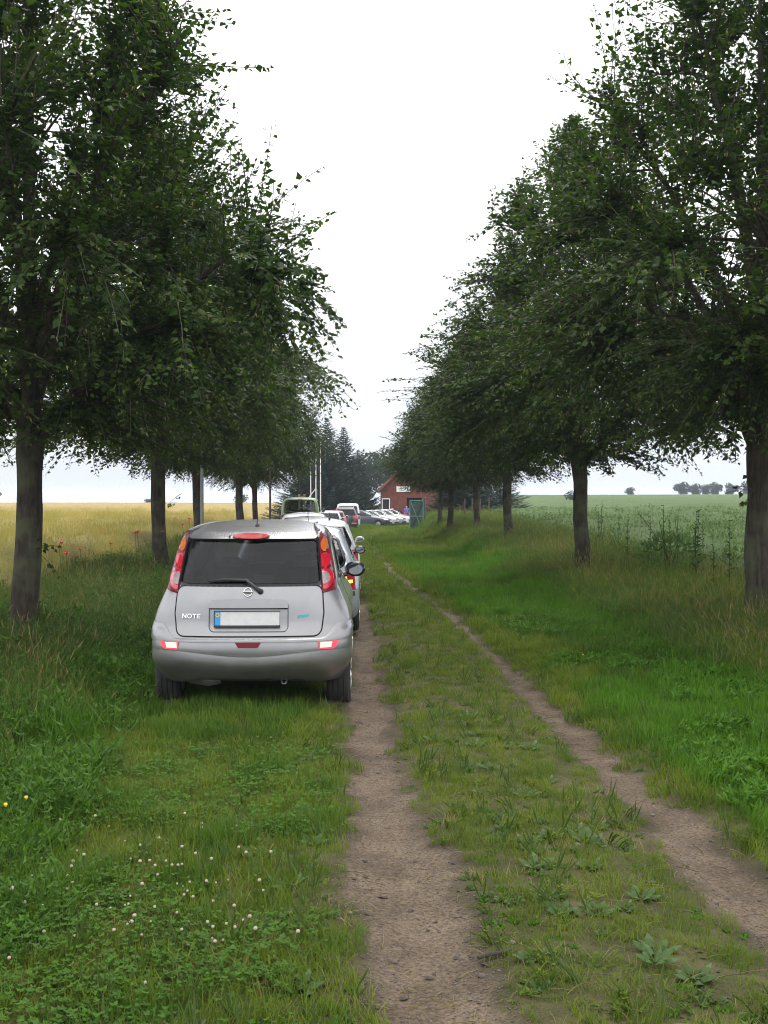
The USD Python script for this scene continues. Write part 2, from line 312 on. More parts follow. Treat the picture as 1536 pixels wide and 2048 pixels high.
def spaced(*segs):
    out = [segs[0][0]]
    for a, b, st in segs:
        n = max(1, int(round((b - a) / st))); out += list(np.linspace(a, b, n + 1)[1:])
    return np.array(out)
gx = spaced((-30, -8, 1.2), (-8, -3, .2), (-3, 3, .05), (3, 8, .2), (8, 30, 1.2))
far_ = 30 * 1.32 ** np.arange(1, 16)
gx = np.concatenate([-far_[::-1], gx, far_])
gy = spaced((-15, 3, 1.0), (3, 10, .05), (10, 25, .12), (25, 60, .4), (60, 120, 1.2))
gy = np.concatenate([gy, 120 * 1.12 ** np.arange(1, 27)])
GX, GY = np.meshgrid(gx, gy, indexing='ij')
GZ = ground_z(GX, GY) + micro_z(GX, GY)
D = dirt_amount(GX.ravel(), GY.ravel()).reshape(GX.shape)
vid = np.arange(GX.size).reshape(GX.shape)
qd = np.stack([vid[:-1, :-1], vid[1:, :-1], vid[1:, 1:], vid[:-1, 1:]], -1).reshape(-1, 4)
V = np.stack([GX, GY, GZ], -1).reshape(-1, 3)
dq = D.ravel()[qd].mean(1) > 0.5
def submesh(V, qd, keep):
    q_ = qd[keep]; u, inv = np.unique(q_, return_inverse=True)
    return V[u], inv.reshape(-1, 4), u
usdkit.material(stage, '/World/Looks/ground', {
    'g': ('geometry', {}), 'd': ('attribute', {'attribute': 'dirt'}), 'dr': ('attribute', {'attribute': 'dry'}),
    'n1': ('noise_texture', {'scale': 3.0, 'detail': 6.0, 'roughness': 0.6}), 'n2': ('noise_texture', {'scale': 60.0, 'detail': 4.0, 'roughness': 0.7}), 'n4': ('noise_texture', {'scale': 0.9, 'detail': 3.0}),
    'v': ('voronoi_texture', {'scale': 85.0, 'randomness': 1.0}),
    'soil': ('rgb_ramp', {'ramp': [(0.25, (0.066, 0.052, 0.037)), (0.5, (0.115, 0.091, 0.065)), (0.8, (0.170, 0.140, 0.102))]}),
    'peb': ('rgb_ramp', {'ramp': [(0.0, (0.24, 0.22, 0.21)), (0.10, (0.20, 0.17, 0.155)), (0.16, (0, 0, 0))]}),
    'pebm': ('rgb_ramp', {'ramp': [(0.0, (1, 1, 1)), (0.13, (1, 1, 1)), (0.17, (0, 0, 0))]}),
    'pebn': ('rgb_ramp', {'ramp': [(0.55, (0, 0, 0)), (0.65, (0.8, 0.8, 0.8))]}), 'pm': ('mix', {'mix_type': 'multiply', 'fac': 1.0}),
    'dm': ('mix', {}), 'grain': ('rgb_ramp', {'ramp': [(0.3, (0.42, 0.41, 0.41)), (0.7, (1.38, 1.37, 1.36))]}), 'dm2': ('mix', {'mix_type': 'multiply', 'fac': 1.0}),
    'grs': ('rgb_ramp', {'ramp': [(0.3, (0.034, 0.036, 0.014)), (0.55, (0.065, 0.060, 0.025)), (0.8, (0.105, 0.085, 0.045))]}),
    'dryc': ('rgb_ramp', {'ramp': [(0.3, (0.085, 0.088, 0.030)), (0.7, (0.15, 0.145, 0.055))]}), 'gm': ('mix', {}),
    'wear': ('rgb_ramp', {'ramp': [(0.35, (0.55, 0.50, 0.50)), (0.8, (0.82, 0.78, 0.77)), (1.0, (1.12, 1.07, 1.02))]}), 'wm': ('mix', {'mix_type': 'multiply', 'fac': 1.0}), 'mx': ('mix', {}), 'b': ('bump', {'strength': 0.9, 'distance': 0.012}), 'b2': ('bump', {'strength': 0.6, 'distance': 0.006, 'invert': True}),
    'p': ('principled_bsdf', {'roughness': 0.95, 'specular_ior_level': 0.2})},
    [('g.position', 'n1.vector'), ('g.position', 'n2.vector'), ('g.position', 'v.vector'), ('g.position', 'n4.vector'), ('n1.fac', 'soil.fac'), ('v.distance', 'peb.fac'), ('v.distance', 'pebm.fac'),
     ('n2.fac', 'pebn.fac'), ('pebm.color', 'pm.color1'), ('pebn.color', 'pm.color2'), ('pm.color', 'dm.fac'), ('soil.color', 'dm.color1'), ('peb.color', 'dm.color2'),
     ('n2.fac', 'grain.fac'), ('dm.color', 'dm2.color1'), ('grain.color', 'dm2.color2'), ('n1.fac', 'grs.fac'), ('n1.fac', 'dryc.fac'), ('dr.fac', 'gm.fac'), ('grs.color', 'gm.color1'), ('dryc.color', 'gm.color2'),
     ('d.fac', 'mx.fac'), ('gm.color', 'mx.color1'), ('d.fac', 'wear.fac'), ('dm2.color', 'wm.color1'), ('wear.color', 'wm.color2'), ('wm.color', 'mx.color2'), ('mx.color', 'p.base_color'), ('n2.fac', 'b.height'), ('v.distance', 'b2.height'), ('b.normal', 'b2.normal'), ('b2.normal', 'p.normal')], surface='p.BSDF')
def dry_amount(X, Y):
    far = sstep(22, 60, Y)
    return far * (1 - sstep(3.0, 4.5, np.abs(X + .3)) * 0.5) * 0.55 + 0.12
for nm, keep in (('ground', ~dq), ('dirt_track', dq)):
    v_, q_, u_ = submesh(V, qd, keep)
    pr = obj(nm, (v_, q_), 'ground', smooth=True, kind='structure')
    primvar(pr, 'dirt', D.ravel()[u_]); primvar(pr, 'dry', dry_amount(v_[:, 0], v_[:, 1]))
keys(stage.GetPrimAtPath('/World/dirt_track'), label='two bare brown wheel tracks running up the grass lane', category='track')
keys(stage.GetPrimAtPath('/World/ground'), label='grassy ground of the lane, its verges and fields', category='ground')

# crop canopies: the closed top of each field of plants, seen from above
def canopy(name, mat_, xs, ys, edge, side, h, nz, label, category):
    X, Y = np.meshgrid(xs, ys, indexing='ij')
    E = edge(Y)
    X = E + side * X
    p = np.stack([X, Y, np.zeros_like(X)], -1)
    d = np.abs(X - E)
    Z = ground_z(X, Y) + h * sstep(-0.05, 0.9, d) - 0.05 + nz * (meshkit.fbm(p * 0.8, 3, 3) - 0.5) * sstep(0.2, 1.2, d) + 0.25 * (meshkit.fbm(p * 0.05, 2, 8) - 0.5) * sstep(0.5, 8, d)
    Z -= (h + 0.3) * (1 - sstep(ys[0], ys[0] + 2, Y))
    id_ = np.arange(X.size).reshape(X.shape)
    q_ = np.stack([id_[:-1, :-1], id_[1:, :-1], id_[1:, 1:], id_[:-1, 1:]], -1).reshape(-1, 4)
    if side < 0: q_ = q_[:, ::-1]
    obj(name, (np.stack([X, Y, Z], -1).reshape(-1, 3), q_), mat_, smooth=True, kind='structure', label=label, category=category)
cx_ = np.concatenate([spaced((0, 3, .25), (3, 20, .8)), 20 * 1.22 ** np.arange(1, 20)])
cy_ = np.concatenate([spaced((6, 40, .5), (40, 120, 2)), 120 * 1.10 ** np.arange(1, 18)])
def fieldmat(name, near, far, streak):
    usdkit.material(stage, f'/World/Looks/{name}', {
        'g': ('geometry', {}), 'sep': ('separate_xyz', {}), 'mp': ('mapping', {'scale': (0.6, 0.10, 1.0)}),
        'n': ('noise_texture', {'scale': 1.0, 'detail': 5.0, 'roughness': 0.6}), 'nf': ('noise_texture', {'scale': 9.0, 'detail': 5.0, 'roughness': 0.7}),
        'h': ('map_range', {'from_min': 14.0, 'from_max': 75.0, 'to_min': 0.0, 'to_max': 1.0, 'clamp': True}),
        'a': ('rgb_ramp', {'ramp': near}), 'c': ('rgb_ramp', {'ramp': far}), 'mx': ('mix', {}),
        'am': ('mix', {'fac': 0.5}), 'b': ('bump', {'strength': 1.0, 'distance': 0.25}), 'p': ('principled_bsdf', {'roughness': 0.9, 'specular_ior_level': 0.2})},
        [('g.position', 'sep.vector'), ('g.position', 'mp.vector'), ('mp.vector', 'n.vector'), ('g.position', 'nf.vector'), ('sep.y', 'h.value'), ('n.color', 'am.color1'), ('nf.color', 'am.color2'),
         ('am.color', 'a.fac'), ('am.color', 'c.fac'), ('h.result', 'mx.fac'), ('a.color', 'mx.color1'), ('c.color', 'mx.color2'), ('mx.color', 'p.base_color'), ('nf.fac', 'b.height'), ('b.normal', 'p.normal')], surface='p.BSDF')
fieldmat('barley_top', [(0.35, (0.17, 0.165, 0.06)), (0.5, (0.29, 0.27, 0.11)), (0.65, (0.40, 0.365, 0.16))], [(0.35, (0.30, 0.22, 0.068)), (0.5, (0.38, 0.285, 0.093)), (0.65, (0.45, 0.345, 0.12))], 1)
fieldmat('crop_top', [(0.35, (0.042, 0.090, 0.022)), (0.5, (0.080, 0.140, 0.038)), (0.65, (0.13, 0.19, 0.060))], [(0.35, (0.060, 0.112, 0.027)), (0.5, (0.088, 0.145, 0.037)), (0.65, (0.13, 0.188, 0.056))], 1)
canopy('barley_field', 'barley_top', cx_, cy_, LEDGE, -1, 0.62, 0.22, 'ripening golden green barley field behind the left row of trees', 'field')
canopy('green_field', 'crop_top', cx_, cy_, REDGE, 1, 0.42, 0.2, 'green leafy crop field behind the right row of trees', 'field')

# ------------------------------------------------------------------ car builder: a body is a stack of plan outlines, one per height
class Shape:
    def __init__(s, rear, front, width, dr=0.45, df=0.5, nr=3.2, nf=2.6):
        s.yr = PchipInterpolator(*zip(*rear)); s.yf = PchipInterpolator(*zip(*front)); s.w = PchipInterpolator(*zip(*width))
        s.zs = (rear[0][0], rear[-1][0]); s.dr_, s.df_, s.nr, s.nf = dr, df, nr, nf
    def dims(s, z):
        yr, yf, w = s.yr(z), s.yf(z), s.w(z)
        av = yf - yr
        return yr, yf, w, np.minimum(s.dr_, .45 * av), np.minimum(s.df_, .45 * av)
    def rear(s, x, z):
        yr, yf, w, dr, df = s.dims(z); u = np.clip(np.abs(x) / w, 0, .995)
        return yr + dr * (1 - (1 - u ** s.nr) ** (1 / s.nr))
    def front(s, x, z):
        yr, yf, w, dr, df = s.dims(z); u = np.clip(np.abs(x) / w, 0, .995)
        return yf - df * (1 - (1 - u ** s.nf) ** (1 / s.nf))
    def side(s, y, z):
        yr, yf, w, dr, df = s.dims(z)
        a = np.clip((yr + dr - y) / dr, 0, .995); b = np.clip((y - yf + df) / df, 0, .995)
        return w * (1 - a ** s.nr) ** (1 / s.nr) * (1 - b ** s.nf) ** (1 / s.nf)
    def ring(s, z, K, grow=0.0):
        """right half outline from the rear centre to the front centre, K points spaced evenly"""
        yr, yf, w, dr, df = [float(a) for a in s.dims(z)]
        yr -= grow; yf += grow; w += grow; dr = max(dr + grow, .02); df = max(df + grow, .02)
        th = np.linspace(0, np.pi / 2, 80) ** 1.0
        xa, ya = w * np.sin(th) ** (2 / s.nr), yr + dr * (1 - np.cos(th) ** (2 / s.nr))
        xb, yb = w * np.sin(th) ** (2 / s.nf), yf - df * (1 - np.cos(th) ** (2 / s.nf))
        P = np.vstack([np.stack([xa, ya], 1), np.stack([xb, yb], 1)[::-1]])
        L = np.concatenate([[0], np.cumsum(np.linalg.norm(np.diff(P, axis=0), axis=1))])
        # points bunch at both ends, where the corners are
        u = np.linspace(0, 1, K); u = u + 0.10 * np.sin(2 * np.pi * u) / (2 * np.pi) * 2.5
        t = u * L[-1]
        return np.stack([np.interp(t, L, P[:, 0]), np.interp(t, L, P[:, 1])], 1)
    def loft(s, levels, K, grow=0.0):
        rings = []
        for z in levels:
            h = s.ring(z, K, grow); full = np.vstack([h, (h * [-1, 1])[-2:0:-1]])
            rings.append(np.column_stack([full, np.full(len(full), z)]))
        n, m = len(rings), len(rings[0])
        V = np.vstack(rings)
        i, j = np.meshgrid(np.arange(n - 1), np.arange(m), indexing='ij'); k = (j + 1) % m
        q_ = np.stack([i * m + j, i * m + k, (i + 1) * m + k, (i + 1) * m + j], -1).reshape(-1, 4)
        F = np.vstack([q_[:, [0, 1, 2]], q_[:, [0, 2, 3]]])
        c0, c1 = V[:m].mean(0), V[-m:].mean(0)
        V = np.vstack([V, c0, c1]); jj = np.arange(m); kk = (jj + 1) % m
        F = np.vstack([F, np.stack([np.full(m, n * m), kk, jj], 1), np.stack([np.full(m, n * m + 1), (n - 1) * m + jj, (n - 1) * m + kk], 1)])
        return V, F
def levels_of(z0, z1, hood=None, n=40):
    a = np.linspace(z0, z1 - .12, n); b = z1 - .12 * (1 - np.linspace(0, 1, 16)[1:]) ** 2.2
    z = np.concatenate([a, b])
    if hood: z = np.concatenate([z, np.linspace(*hood, 18)])
    return np.unique(np.round(z, 5))
def manif(m):
    v, f = m
    return manifold3d.Manifold(manifold3d.Mesh(np.asarray(v, np.float32), np.asarray(f, np.uint32)))
def prism(poly, axis, a, b):
    """closed prism of a 2D polygon: axis 'y' -> poly is (x, z); axis 'x' -> poly is (y, z)"""
    m = trimesh.creation.extrude_polygon(poly, b - a, engine='earcut'); v = np.array(m.vertices); f = np.array(m.faces)
    v = np.stack([v[:, 0], v[:, 2] + a, v[:, 1]], 1) if axis == 'y' else np.stack([v[:, 2] + a, v[:, 0], v[:, 1]], 1)
    if axis == 'y': f = f[:, ::-1]
    return v, f
def rpoly(pts, r=0.03):
    p = Polygon(pts)
    return p.buffer(-r, quad_segs=4).buffer(r, quad_segs=4) if r > 0 else p
def ellipse(cx, cz, a, b, n=28):
    t = np.linspace(0, 2 * np.pi, n, endpoint=False)
    return Polygon(np.stack([cx + a * np.cos(t), cz + b * np.sin(t)], 1))
def patch(poly, fn, off=0.004, thick=0.004, res=0.05):
    """a panel cut to a polygon and bent onto a surface. fn(u, v, offset) -> points; thick is its depth inward"""
    if poly.geom_type != 'Polygon': return cat([patch(g, fn, off, thick, res) for g in poly.geoms])
    poly = shapely.segmentize(poly, res)
    B = [np.array(poly.exterior.coords)[:-1]] + [np.array(r.coords)[:-1] for r in poly.interiors]
    x0, z0, x1, z1 = poly.bounds
    gx_, gz_ = np.meshgrid(np.arange(x0 + res / 2, x1, res), np.arange(z0 + res / 2, z1, res))
    g = np.stack([gx_.ravel(), gz_.ravel()], 1)
    inner = poly.buffer(-res * .35)
    if len(g): g = g[shapely.contains_xy(inner, g[:, 0], g[:, 1])]
    P = np.vstack(B + [g])
    P = P + 1e-7 * np.random.default_rng(1).standard_normal(P.shape)
    T = Delaunay(P).simplices
    c = P[T].mean(1)
    e1, e2 = P[T[:, 1]] - P[T[:, 0]], P[T[:, 2]] - P[T[:, 0]]
    ar = e1[:, 0] * e2[:, 1] - e1[:, 1] * e2[:, 0]
    T = np.where(ar[:, None] > 0, T, T[:, ::-1])[(np.abs(ar) > 1e-9) & shapely.contains_xy(poly, c[:, 0], c[:, 1])]
    top = fn(P[:, 0], P[:, 1], off); bot = fn(P[:, 0], P[:, 1], off - thick)
    n = len(P); F = [T, T[:, ::-1] + n]
    s = 0
    for b in B:
        k = len(b); i = s + np.arange(k); j = s + (np.arange(k) + 1) % k; s += k
        F += [np.stack([i, i + n, j], 1), np.stack([j, i + n, j + n], 1)]
    return np.vstack([top, bot]), np.vstack(F)
def orient(m):
    t = trimesh.Trimesh(*m, process=False)
    if t.volume < 0: return m[0], m[1][:, ::-1]
    return m
class Car:
    def __init__(s, name, label, shape, body_paint, z0, z1, loc, yaw, wheels, hood=None, K=44, n=40, openings=(), glass='car_glass', front_glass='car_glass', wheel_r=.30, wheel_w=.19, track=.74, cat_='car', group=None, seats=True, drop=0.0):
        s.sh = shape; s.z0, s.z1 = z0, z1
        s.o = thing(name, label, cat_, loc, yaw, group)
        lv = levels_of(z0, z1, hood, n)
        body = manif(shape.loft(lv, K))
        li = lv[(lv > z0 + .18) & (lv < z1 - .004)]
        iv, if_ = shape.loft(li, K, grow=-.07)
        inner = manif((iv - [0, 0, .04], if_))
        body = body - inner
        ymid = float(shape.yr(z1) + shape.yf(z1)) / 2
        s.ymid = ymid
        for kind, poly in openings:
            if kind == 'rear': body = body - manif(prism(poly, 'y', -1.0, ymid - .25))
            elif kind == 'front': body = body - manif(prism(poly, 'y', ymid + .25, 8.0))
            else: body = body - manif(prism(poly, 'x', -2.0, 2.0))
        s.dz = drop
        for y in wheels:
            body = body - manif(orient(tube([(-1.5, y, wheel_r - drop), (-.0, y, wheel_r - drop), (1.5, y, wheel_r - drop)], wheel_r + .055 + drop, 32)))
        s.body = obj('body', body, body_paint, s.o, smooth=32)
        for kind, poly in openings:
            g = poly.buffer(.012)
            if kind == 'rear': obj('rear_window', patch(g, s.R, -.012, .004), glass, s.o, smooth=40); s.seal(poly, s.R)
            elif kind == 'front': obj('windscreen', patch(g, s.F, -.012, .004), front_glass, s.o, smooth=40); s.seal(poly, s.F)
            else:
                for sg in (1, -1):
                    fn = (lambda y, z, o, sg=sg: s.S(y, z, o, sg))
                    obj('side_window', patch(g, fn, -.012, .004), front_glass if poly.centroid.x > 1.9 else glass, s.o, smooth=40); s.seal(poly, fn)
        for y in wheels:
            for sg in (1, -1): s.wheel(y, sg, wheel_r, wheel_w, track)
        if seats: s.interior(wheels)
    def R(s, x, z, o): return np.stack([x * 1.0, s.sh.rear(x, z) - o, z + 0 * x], -1)
    def F(s, x, z, o): return np.stack([x * 1.0, s.sh.front(x, z) + o, z + 0 * x], -1)
    def S(s, y, z, o, sg): return np.stack([sg * (s.sh.side(y, z) + o), y * 1.0, z + 0 * y], -1)
    def seal(s, poly, fn, w=.018):
        obj('window_seal', patch(poly.buffer(w).difference(poly.buffer(-w * .6)), fn, .003, .02), 'black_gloss', s.o, smooth=40)
    def rear_part(s, name, poly, m, off=.004, thick=.012, parent=None, res=.05, **kw):
        return obj(name, patch(poly, s.R, off, thick, res), m, parent or s.o, smooth=40, **kw)
    def front_part(s, name, poly, m, off=.004, thick=.012, parent=None, res=.05, **kw):
        return obj(name, patch(poly, s.F, off, thick, res), m, parent or s.o, smooth=40, **kw)
    def side_part(s, name, poly, m, sg, off=.004, thick=.012, parent=None, **kw):
        return obj(name, patch(poly, lambda y, z, o: s.S(y, z, o, sg), off, thick), m, parent or s.o, smooth=40, **kw)
    def seam(s, poly, fn=None, w=.006, off=.0015):
        obj('panel_gap', patch(poly.buffer(w / 2).difference(poly.buffer(-w / 2)), fn or s.R, off, .01), 'seam_black', s.o)
    def wheel(s, y, sg, r, w, track):
        x = sg * track
        prof = np.array([(-.5, .62), (-.5, .90), (-.38, .985), (-.2, 1.0), (.2, 1.0), (.38, .985), (.5, .90), (.5, .62)])
        K = 36; a = np.linspace(0, 2 * np.pi, K, endpoint=False)
        V = np.stack([np.repeat(x + prof[:, 0] * w, K), np.outer(prof[:, 1] * r, np.cos(a)).ravel() + y, np.outer(prof[:, 1] * r, np.sin(a)).ravel() + r], 1)
        i, j = np.meshgrid(np.arange(len(prof) - 1), np.arange(K), indexing='ij'); k = (j + 1) % K
        q_ = np.stack([i * K + j, i * K + k, (i + 1) * K + k, (i + 1) * K + j], -1).reshape(-1, 4)
        grooves = [orient(tube(np.stack([np.full(33, x + gx_ * w), y + r * 1.004 * np.cos(np.linspace(0, 2 * np.pi, 33)), r + r * 1.004 * np.sin(np.linspace(0, 2 * np.pi, 33))], 1), .006, 4, False)) for gx_ in (-.22, 0, .22)]
        V[:, 2] -= s.dz; grooves = [(v - [0, 0, s.dz], f) for v, f in grooves]
        t = obj('wheel', (V, q_), 'rubber', s.o, smooth=30)
        obj('tread', cat(grooves), 'seam_black', t)
        ro = x + sg * w * .42
        rim = [cyl((x - sg * w * .45, y, r), (ro - sg * .03, y, r), r * .63, 28), cyl((ro - sg * .04, y, r), (ro + sg * .006, y, r), r * .13, 12)]
        for a_ in np.arange(7) * 2 * np.pi / 7:
            rim.append(tube([(ro - sg * .01, y + r * .05 * math.cos(a_), r + r * .05 * math.sin(a_)), (ro, y + r * .35 * math.cos(a_), r + r * .35 * math.sin(a_)), (ro - sg * .012, y + r * .63 * math.cos(a_), r + r * .63 * math.sin(a_))], .028 * r / .3, 5))
        rim = [(v - [0, 0, s.dz], f) for v, f in rim]
        obj('rim', cat(rim), 'alloy', t, smooth=40)
    def interior(s, wheels):
        yr, yf = wheels
        fz = .36
        for y, xs, h in ((yr + .35, (-.36, .36), s.z1 - .42), (yr + 1.25, (-.36, .36), s.z1 - .36)):
            for x in xs:
                b = [bx(x, y + .30, fz + .14, .48, .5, .2, bev=.06), xform(bx(0, 0, .3, .46, .13, .62, bev=.06), loc=(x, y, fz + .15), pitch=-.0)]
                st = obj('seat', cat(b), 'seat_fabric', s.o)
                obj('headrest', bx(x, y - .02, h - .10, .26, .10, .18, bev=.045), 'grey_fabric', st)
        obj('dashboard', bx(0, yf - .55, .80, 1.2, .35, .25, bev=.08), 'black_plastic', s.o)
    def mirror(s, y, z, sg, m, sz=(.20, .09, .14), out=.03):
        x = sg * (float(s.sh.w(z)) + out + sz[0] / 2)
        c = manifold3d.Manifold.sphere(1.0, 24).scale([sz[0] / 2 * 1.06, sz[1] * .75, sz[2] / 2 * 1.08]) ^ manifold3d.Manifold.cube([sz[0] * 1.04, sz[1], sz[2] * 1.0], True)
        mesh = c.to_mesh(); v = np.array(mesh.vert_properties[:, :3]); f = np.array(mesh.tri_verts)
        h = obj('door_mirror', cat([(v + [x, y, z], f), cyl((x - sg * sz[0] * .4, y + .02, z - sz[2] * .4), (sg * (float(s.sh.w(z)) - .03), y + .03, z - sz[2] * .45), .022, 8)]), m, s.o, smooth=40)
        rp = ellipse(x, z, sz[0] * .38, sz[2] * .36, 24)
        obj('mirror_glass', patch(rp, lambda u, v_, o: np.stack([u, np.full_like(u, y - sz[1] * .5 - .003) - o + (u - x) * -.10 * sg, v_], -1), .003, .004, .06), 'mirror_glass', h)
    def plate(s, cx, cz, w, h, fn, yellow=False):
        p = obj('number_plate', patch(sbox(cx - w / 2, cz - h / 2, cx + w / 2, cz + h / 2), fn, .016, .012, .08), 'plate_white', s.o)
        return p
    def aerial(s, x, y, z, L=.28, lean=.0):
        a = obj('aerial', tube([(x, y, z - .01), (x, y - lean * .5, z + L * .5), (x, y - lean, z + L)], [.005, .0035, .0025], 5), 'black_plastic', s.o)
        obj('aerial_base', (lambda m: (np.array(m.vertices) * [.022, .045, .03] + [x, y, z], np.array(m.faces)))(trimesh.creation.icosphere(2)), 'black_plastic', a, smooth=True)
# ------------------------------------------------------------------ the silver car in front
sh = Shape(rear=[(.19, .18), (.25, .12), (.30, .075), (.36, .035), (.45, .004), (.52, -.004), (.585, .004), (.64, .028), (.69, .058), (.80, .072), (.90, .085), (.96, .10), (1.02, .13), (1.2, .240), (1.40, .385), (1.445, .44), (1.475, .60), (1.50, .85), (1.525, 1.25), (1.54, 1.8)],
           front=[(.19, 3.95), (.3, 4.07), (.5, 4.08), (.68, 4.0), (.80, 3.86), (.88, 3.55), (.95, 3.15), (1.02, 2.98), (1.2, 2.66), (1.40, 2.26), (1.46, 2.1), (1.50, 2.0), (1.54, 1.95)],
           width=[(.19, .72), (.25, .755), (.30, .785), (.36, .815), (.46, .836), (.6, .846), (.69, .845), (.78, .825), (.87, .79), (.95, .755), (1.0, .735), (1.06, .728), (1.2, .70), (1.37, .662), (1.44, .63), (1.475, .60), (1.505, .54), (1.53, .40), (1.54, .22)], dr=.50, df=.7, nr=2.9, nf=2.4)
rw = rpoly([(-.596, 1.035), (.596, 1.035), (.560, 1.405), (-.560, 1.405)], .03)
YAW1 = 1.3
note = Car('silver_hatchback', 'silver five door hatchback nearest the camera, seen from behind, flash glow painted into bumper reflectors', sh, 'wet_silver_paint', .25, 1.54, (-1.115, 9.40, -.04), YAW1, (.73, 3.33), hood=(.8, 1.0), K=70, n=60,
           openings=[('rear', rw), ('side', rpoly([(.80, 1.06), (1.38, 1.03), (1.38, 1.38), (1.0, 1.37)], .05)), ('side', rpoly([(1.46, 1.025), (2.55, .99), (2.50, 1.08), (2.12, 1.39), (1.46, 1.39)], .04)), ('front', rpoly([(-.62, 1.06), (.62, 1.06), (.50, 1.40), (-.50, 1.40)], .05))], glass='tinted_glass', wheel_r=.305, wheel_w=.205, track=.735, drop=.06)
c = note
hatch = rpoly([(-.59, .623), (.59, .623), (.612, .80), (.598, 1.018), (-.598, 1.018), (-.612, .80)], .06)
recess = rpoly([(-.325, .655), (.325, .655), (.325, .90), (-.325, .90)], .04)
c.rear_part('hatch_panel', hatch.difference(recess.buffer(-.004)), 'wet_silver_paint', .007, .014)
c.seam(hatch.buffer(.006), w=.011, off=.003)
c.rear_part('plate_recess', recess, 'wet_silver_paint', -.012, .01)
c.seam(recess, w=.006, off=.0075)
lt = [(.571, 1.455), (.620, 1.462), (.660, 1.325), (.688, 1.195), (.710, 1.07), (.718, .985), (.602, .962), (.600, 1.03), (.566, 1.40)]
for sg in (1, -1):
    P = lambda pts: Polygon([(sg * x, z) for x, z in pts]).buffer(0)
    L = P(lt)
    L = L.buffer(-.012).buffer(.012)
    lamp = c.rear_part('tail_lamp', L, 'dark_red_lens', .012, .02)
    c.seam(L, w=.008, off=.006)
    c.rear_part('amber_lens', ellipse(sg * .610, 1.355, .030, .055).intersection(L.buffer(-.008)), 'amber_lens', .016, .01, lamp, res=.02)
    c.rear_part('red_lens', ellipse(sg * .620, 1.225, .046, .062).intersection(L.buffer(-.008)), 'bright_red_lens', .017, .01, lamp, res=.02)
    ring = ellipse(sg * .624, 1.075, .070, .082).intersection(L.buffer(-.006))
    core = ellipse(sg * .621, 1.085, .042, .052).intersection(L.buffer(-.006))
    c.rear_part('red_ring', ring.difference(core), 'bright_red_lens', .018, .012, lamp, res=.02)
    c.rear_part('clear_lens', core, 'clear_lens', .016, .01, lamp, res=.02)
# spoiler lip and high brake lamp
c.rear_part('spoiler', rpoly([(-.555, 1.408), (.555, 1.408), (.525, 1.462), (-.525, 1.462)], .015), 'wet_silver_paint', .022, .03)
c.rear_part('brake_lamp', ellipse(-.008, 1.432, .158, .024).intersection(sbox(-1, 1.40, 1, 1.5)), 'red_lens', .034, .02, res=.03)
c.rear_part('washer_jet', ellipse(-.19, 1.43, .008, .008), 'black_plastic', .034, .02, res=.01)
obj('roof_strip', cat([tube([(sg * (sh.w(z) - .05), y, z + .008) for y, z in ((.62, 1.468), (.9, 1.492), (1.3, 1.502), (1.9, 1.502))], .014, 6) for sg in (1, -1)]), 'wet_silver_paint', c.o, smooth=True)
# bumper: a shell that wraps round the corners, a step proud of the body
def band(sh, zlo, zhi, off, K=60, nz=10, ymax=.62, zs=None):
    pts = []
    for side in (1, -1):
        pass
    th = np.linspace(-1, 1, K); rows = []
    for i in range(nz):
        row = []
        for t in th:
            z = zlo(t) + (zhi(t) - zlo(t)) * i / (nz - 1)
            h = sh.ring(z, 160); n_ = np.searchsorted(h[:, 1], ymax)
            L = np.concatenate([[0], np.cumsum(np.linalg.norm(np.diff(h[:n_], axis=0), axis=1))])
            s_ = abs(t) * L[-1]
            p = np.array([np.interp(s_, L, h[:n_, 0]), np.interp(s_, L, h[:n_, 1])]); q2 = np.array([np.interp(s_ + .01, L, h[:n_, 0]), np.interp(s_ + .01, L, h[:n_, 1])]); q1 = np.array([np.interp(max(s_ - .01, 0), L, h[:n_, 0]), np.interp(max(s_ - .01, 0), L, h[:n_, 1])])
            d = q2 - q1; d /= np.linalg.norm(d) + 1e-9; nrm = np.array([d[1], -d[0]])
            e = 1 - max(0, (abs(t) - .9) / .1) ** 2
            o_ = off * e * (1.0 - .8 * max(0, (i - (nz - 5)) / 4.0)) + .002
            p = p + nrm * o_
            row.append([math.copysign(p[0], t) if t else 0.0, p[1], z])
        rows.append(row)
    A = np.array(rows); Bk = A + np.array([0, .03, 0])
    n, m = A.shape[:2]; V_ = np.vstack([A.reshape(-1, 3), Bk.reshape(-1, 3)]); N = n * m
    i, j = np.meshgrid(np.arange(n - 1), np.arange(m - 1), indexing='ij')
    q_ = np.stack([i * m + j, i * m + j + 1, (i + 1) * m + j + 1, (i + 1) * m + j], -1).reshape(-1, 4)
    top = (n - 1) * m + np.arange(m - 1); bot = np.arange(m - 1)
    q_ = np.vstack([q_, np.stack([top, top + 1, top + 1 + N, top + N], 1), np.stack([bot, bot + N, bot + N + 1, bot + 1], 1)])
    return V_, q_
ztop = lambda t: .600 + .11 * sstep(.50, .64, abs(t)) 
obj('bumper', band(sh, lambda t: .575, ztop, .012, nz=12), 'wet_silver_paint', c.o, smooth=35)
obj('bumper_lower', band(sh, lambda t: .25 - .035 * sstep(.35, .6, abs(t)), lambda t: .455 + .05 * sstep(.0, .55, abs(t)), .026, nz=12), 'wet_silver_paint', c.o, smooth=50)
obj('bumper_middle', band(sh, lambda t: .45 + .05 * sstep(.0, .55, abs(t)), lambda t: .576, .009, nz=6), 'wet_silver_paint', c.o, smooth=50)
obj('underbody', bx(0, 2.1, .20, 1.30, 2.9, .10, bev=.02), 'black_plastic', c.o)
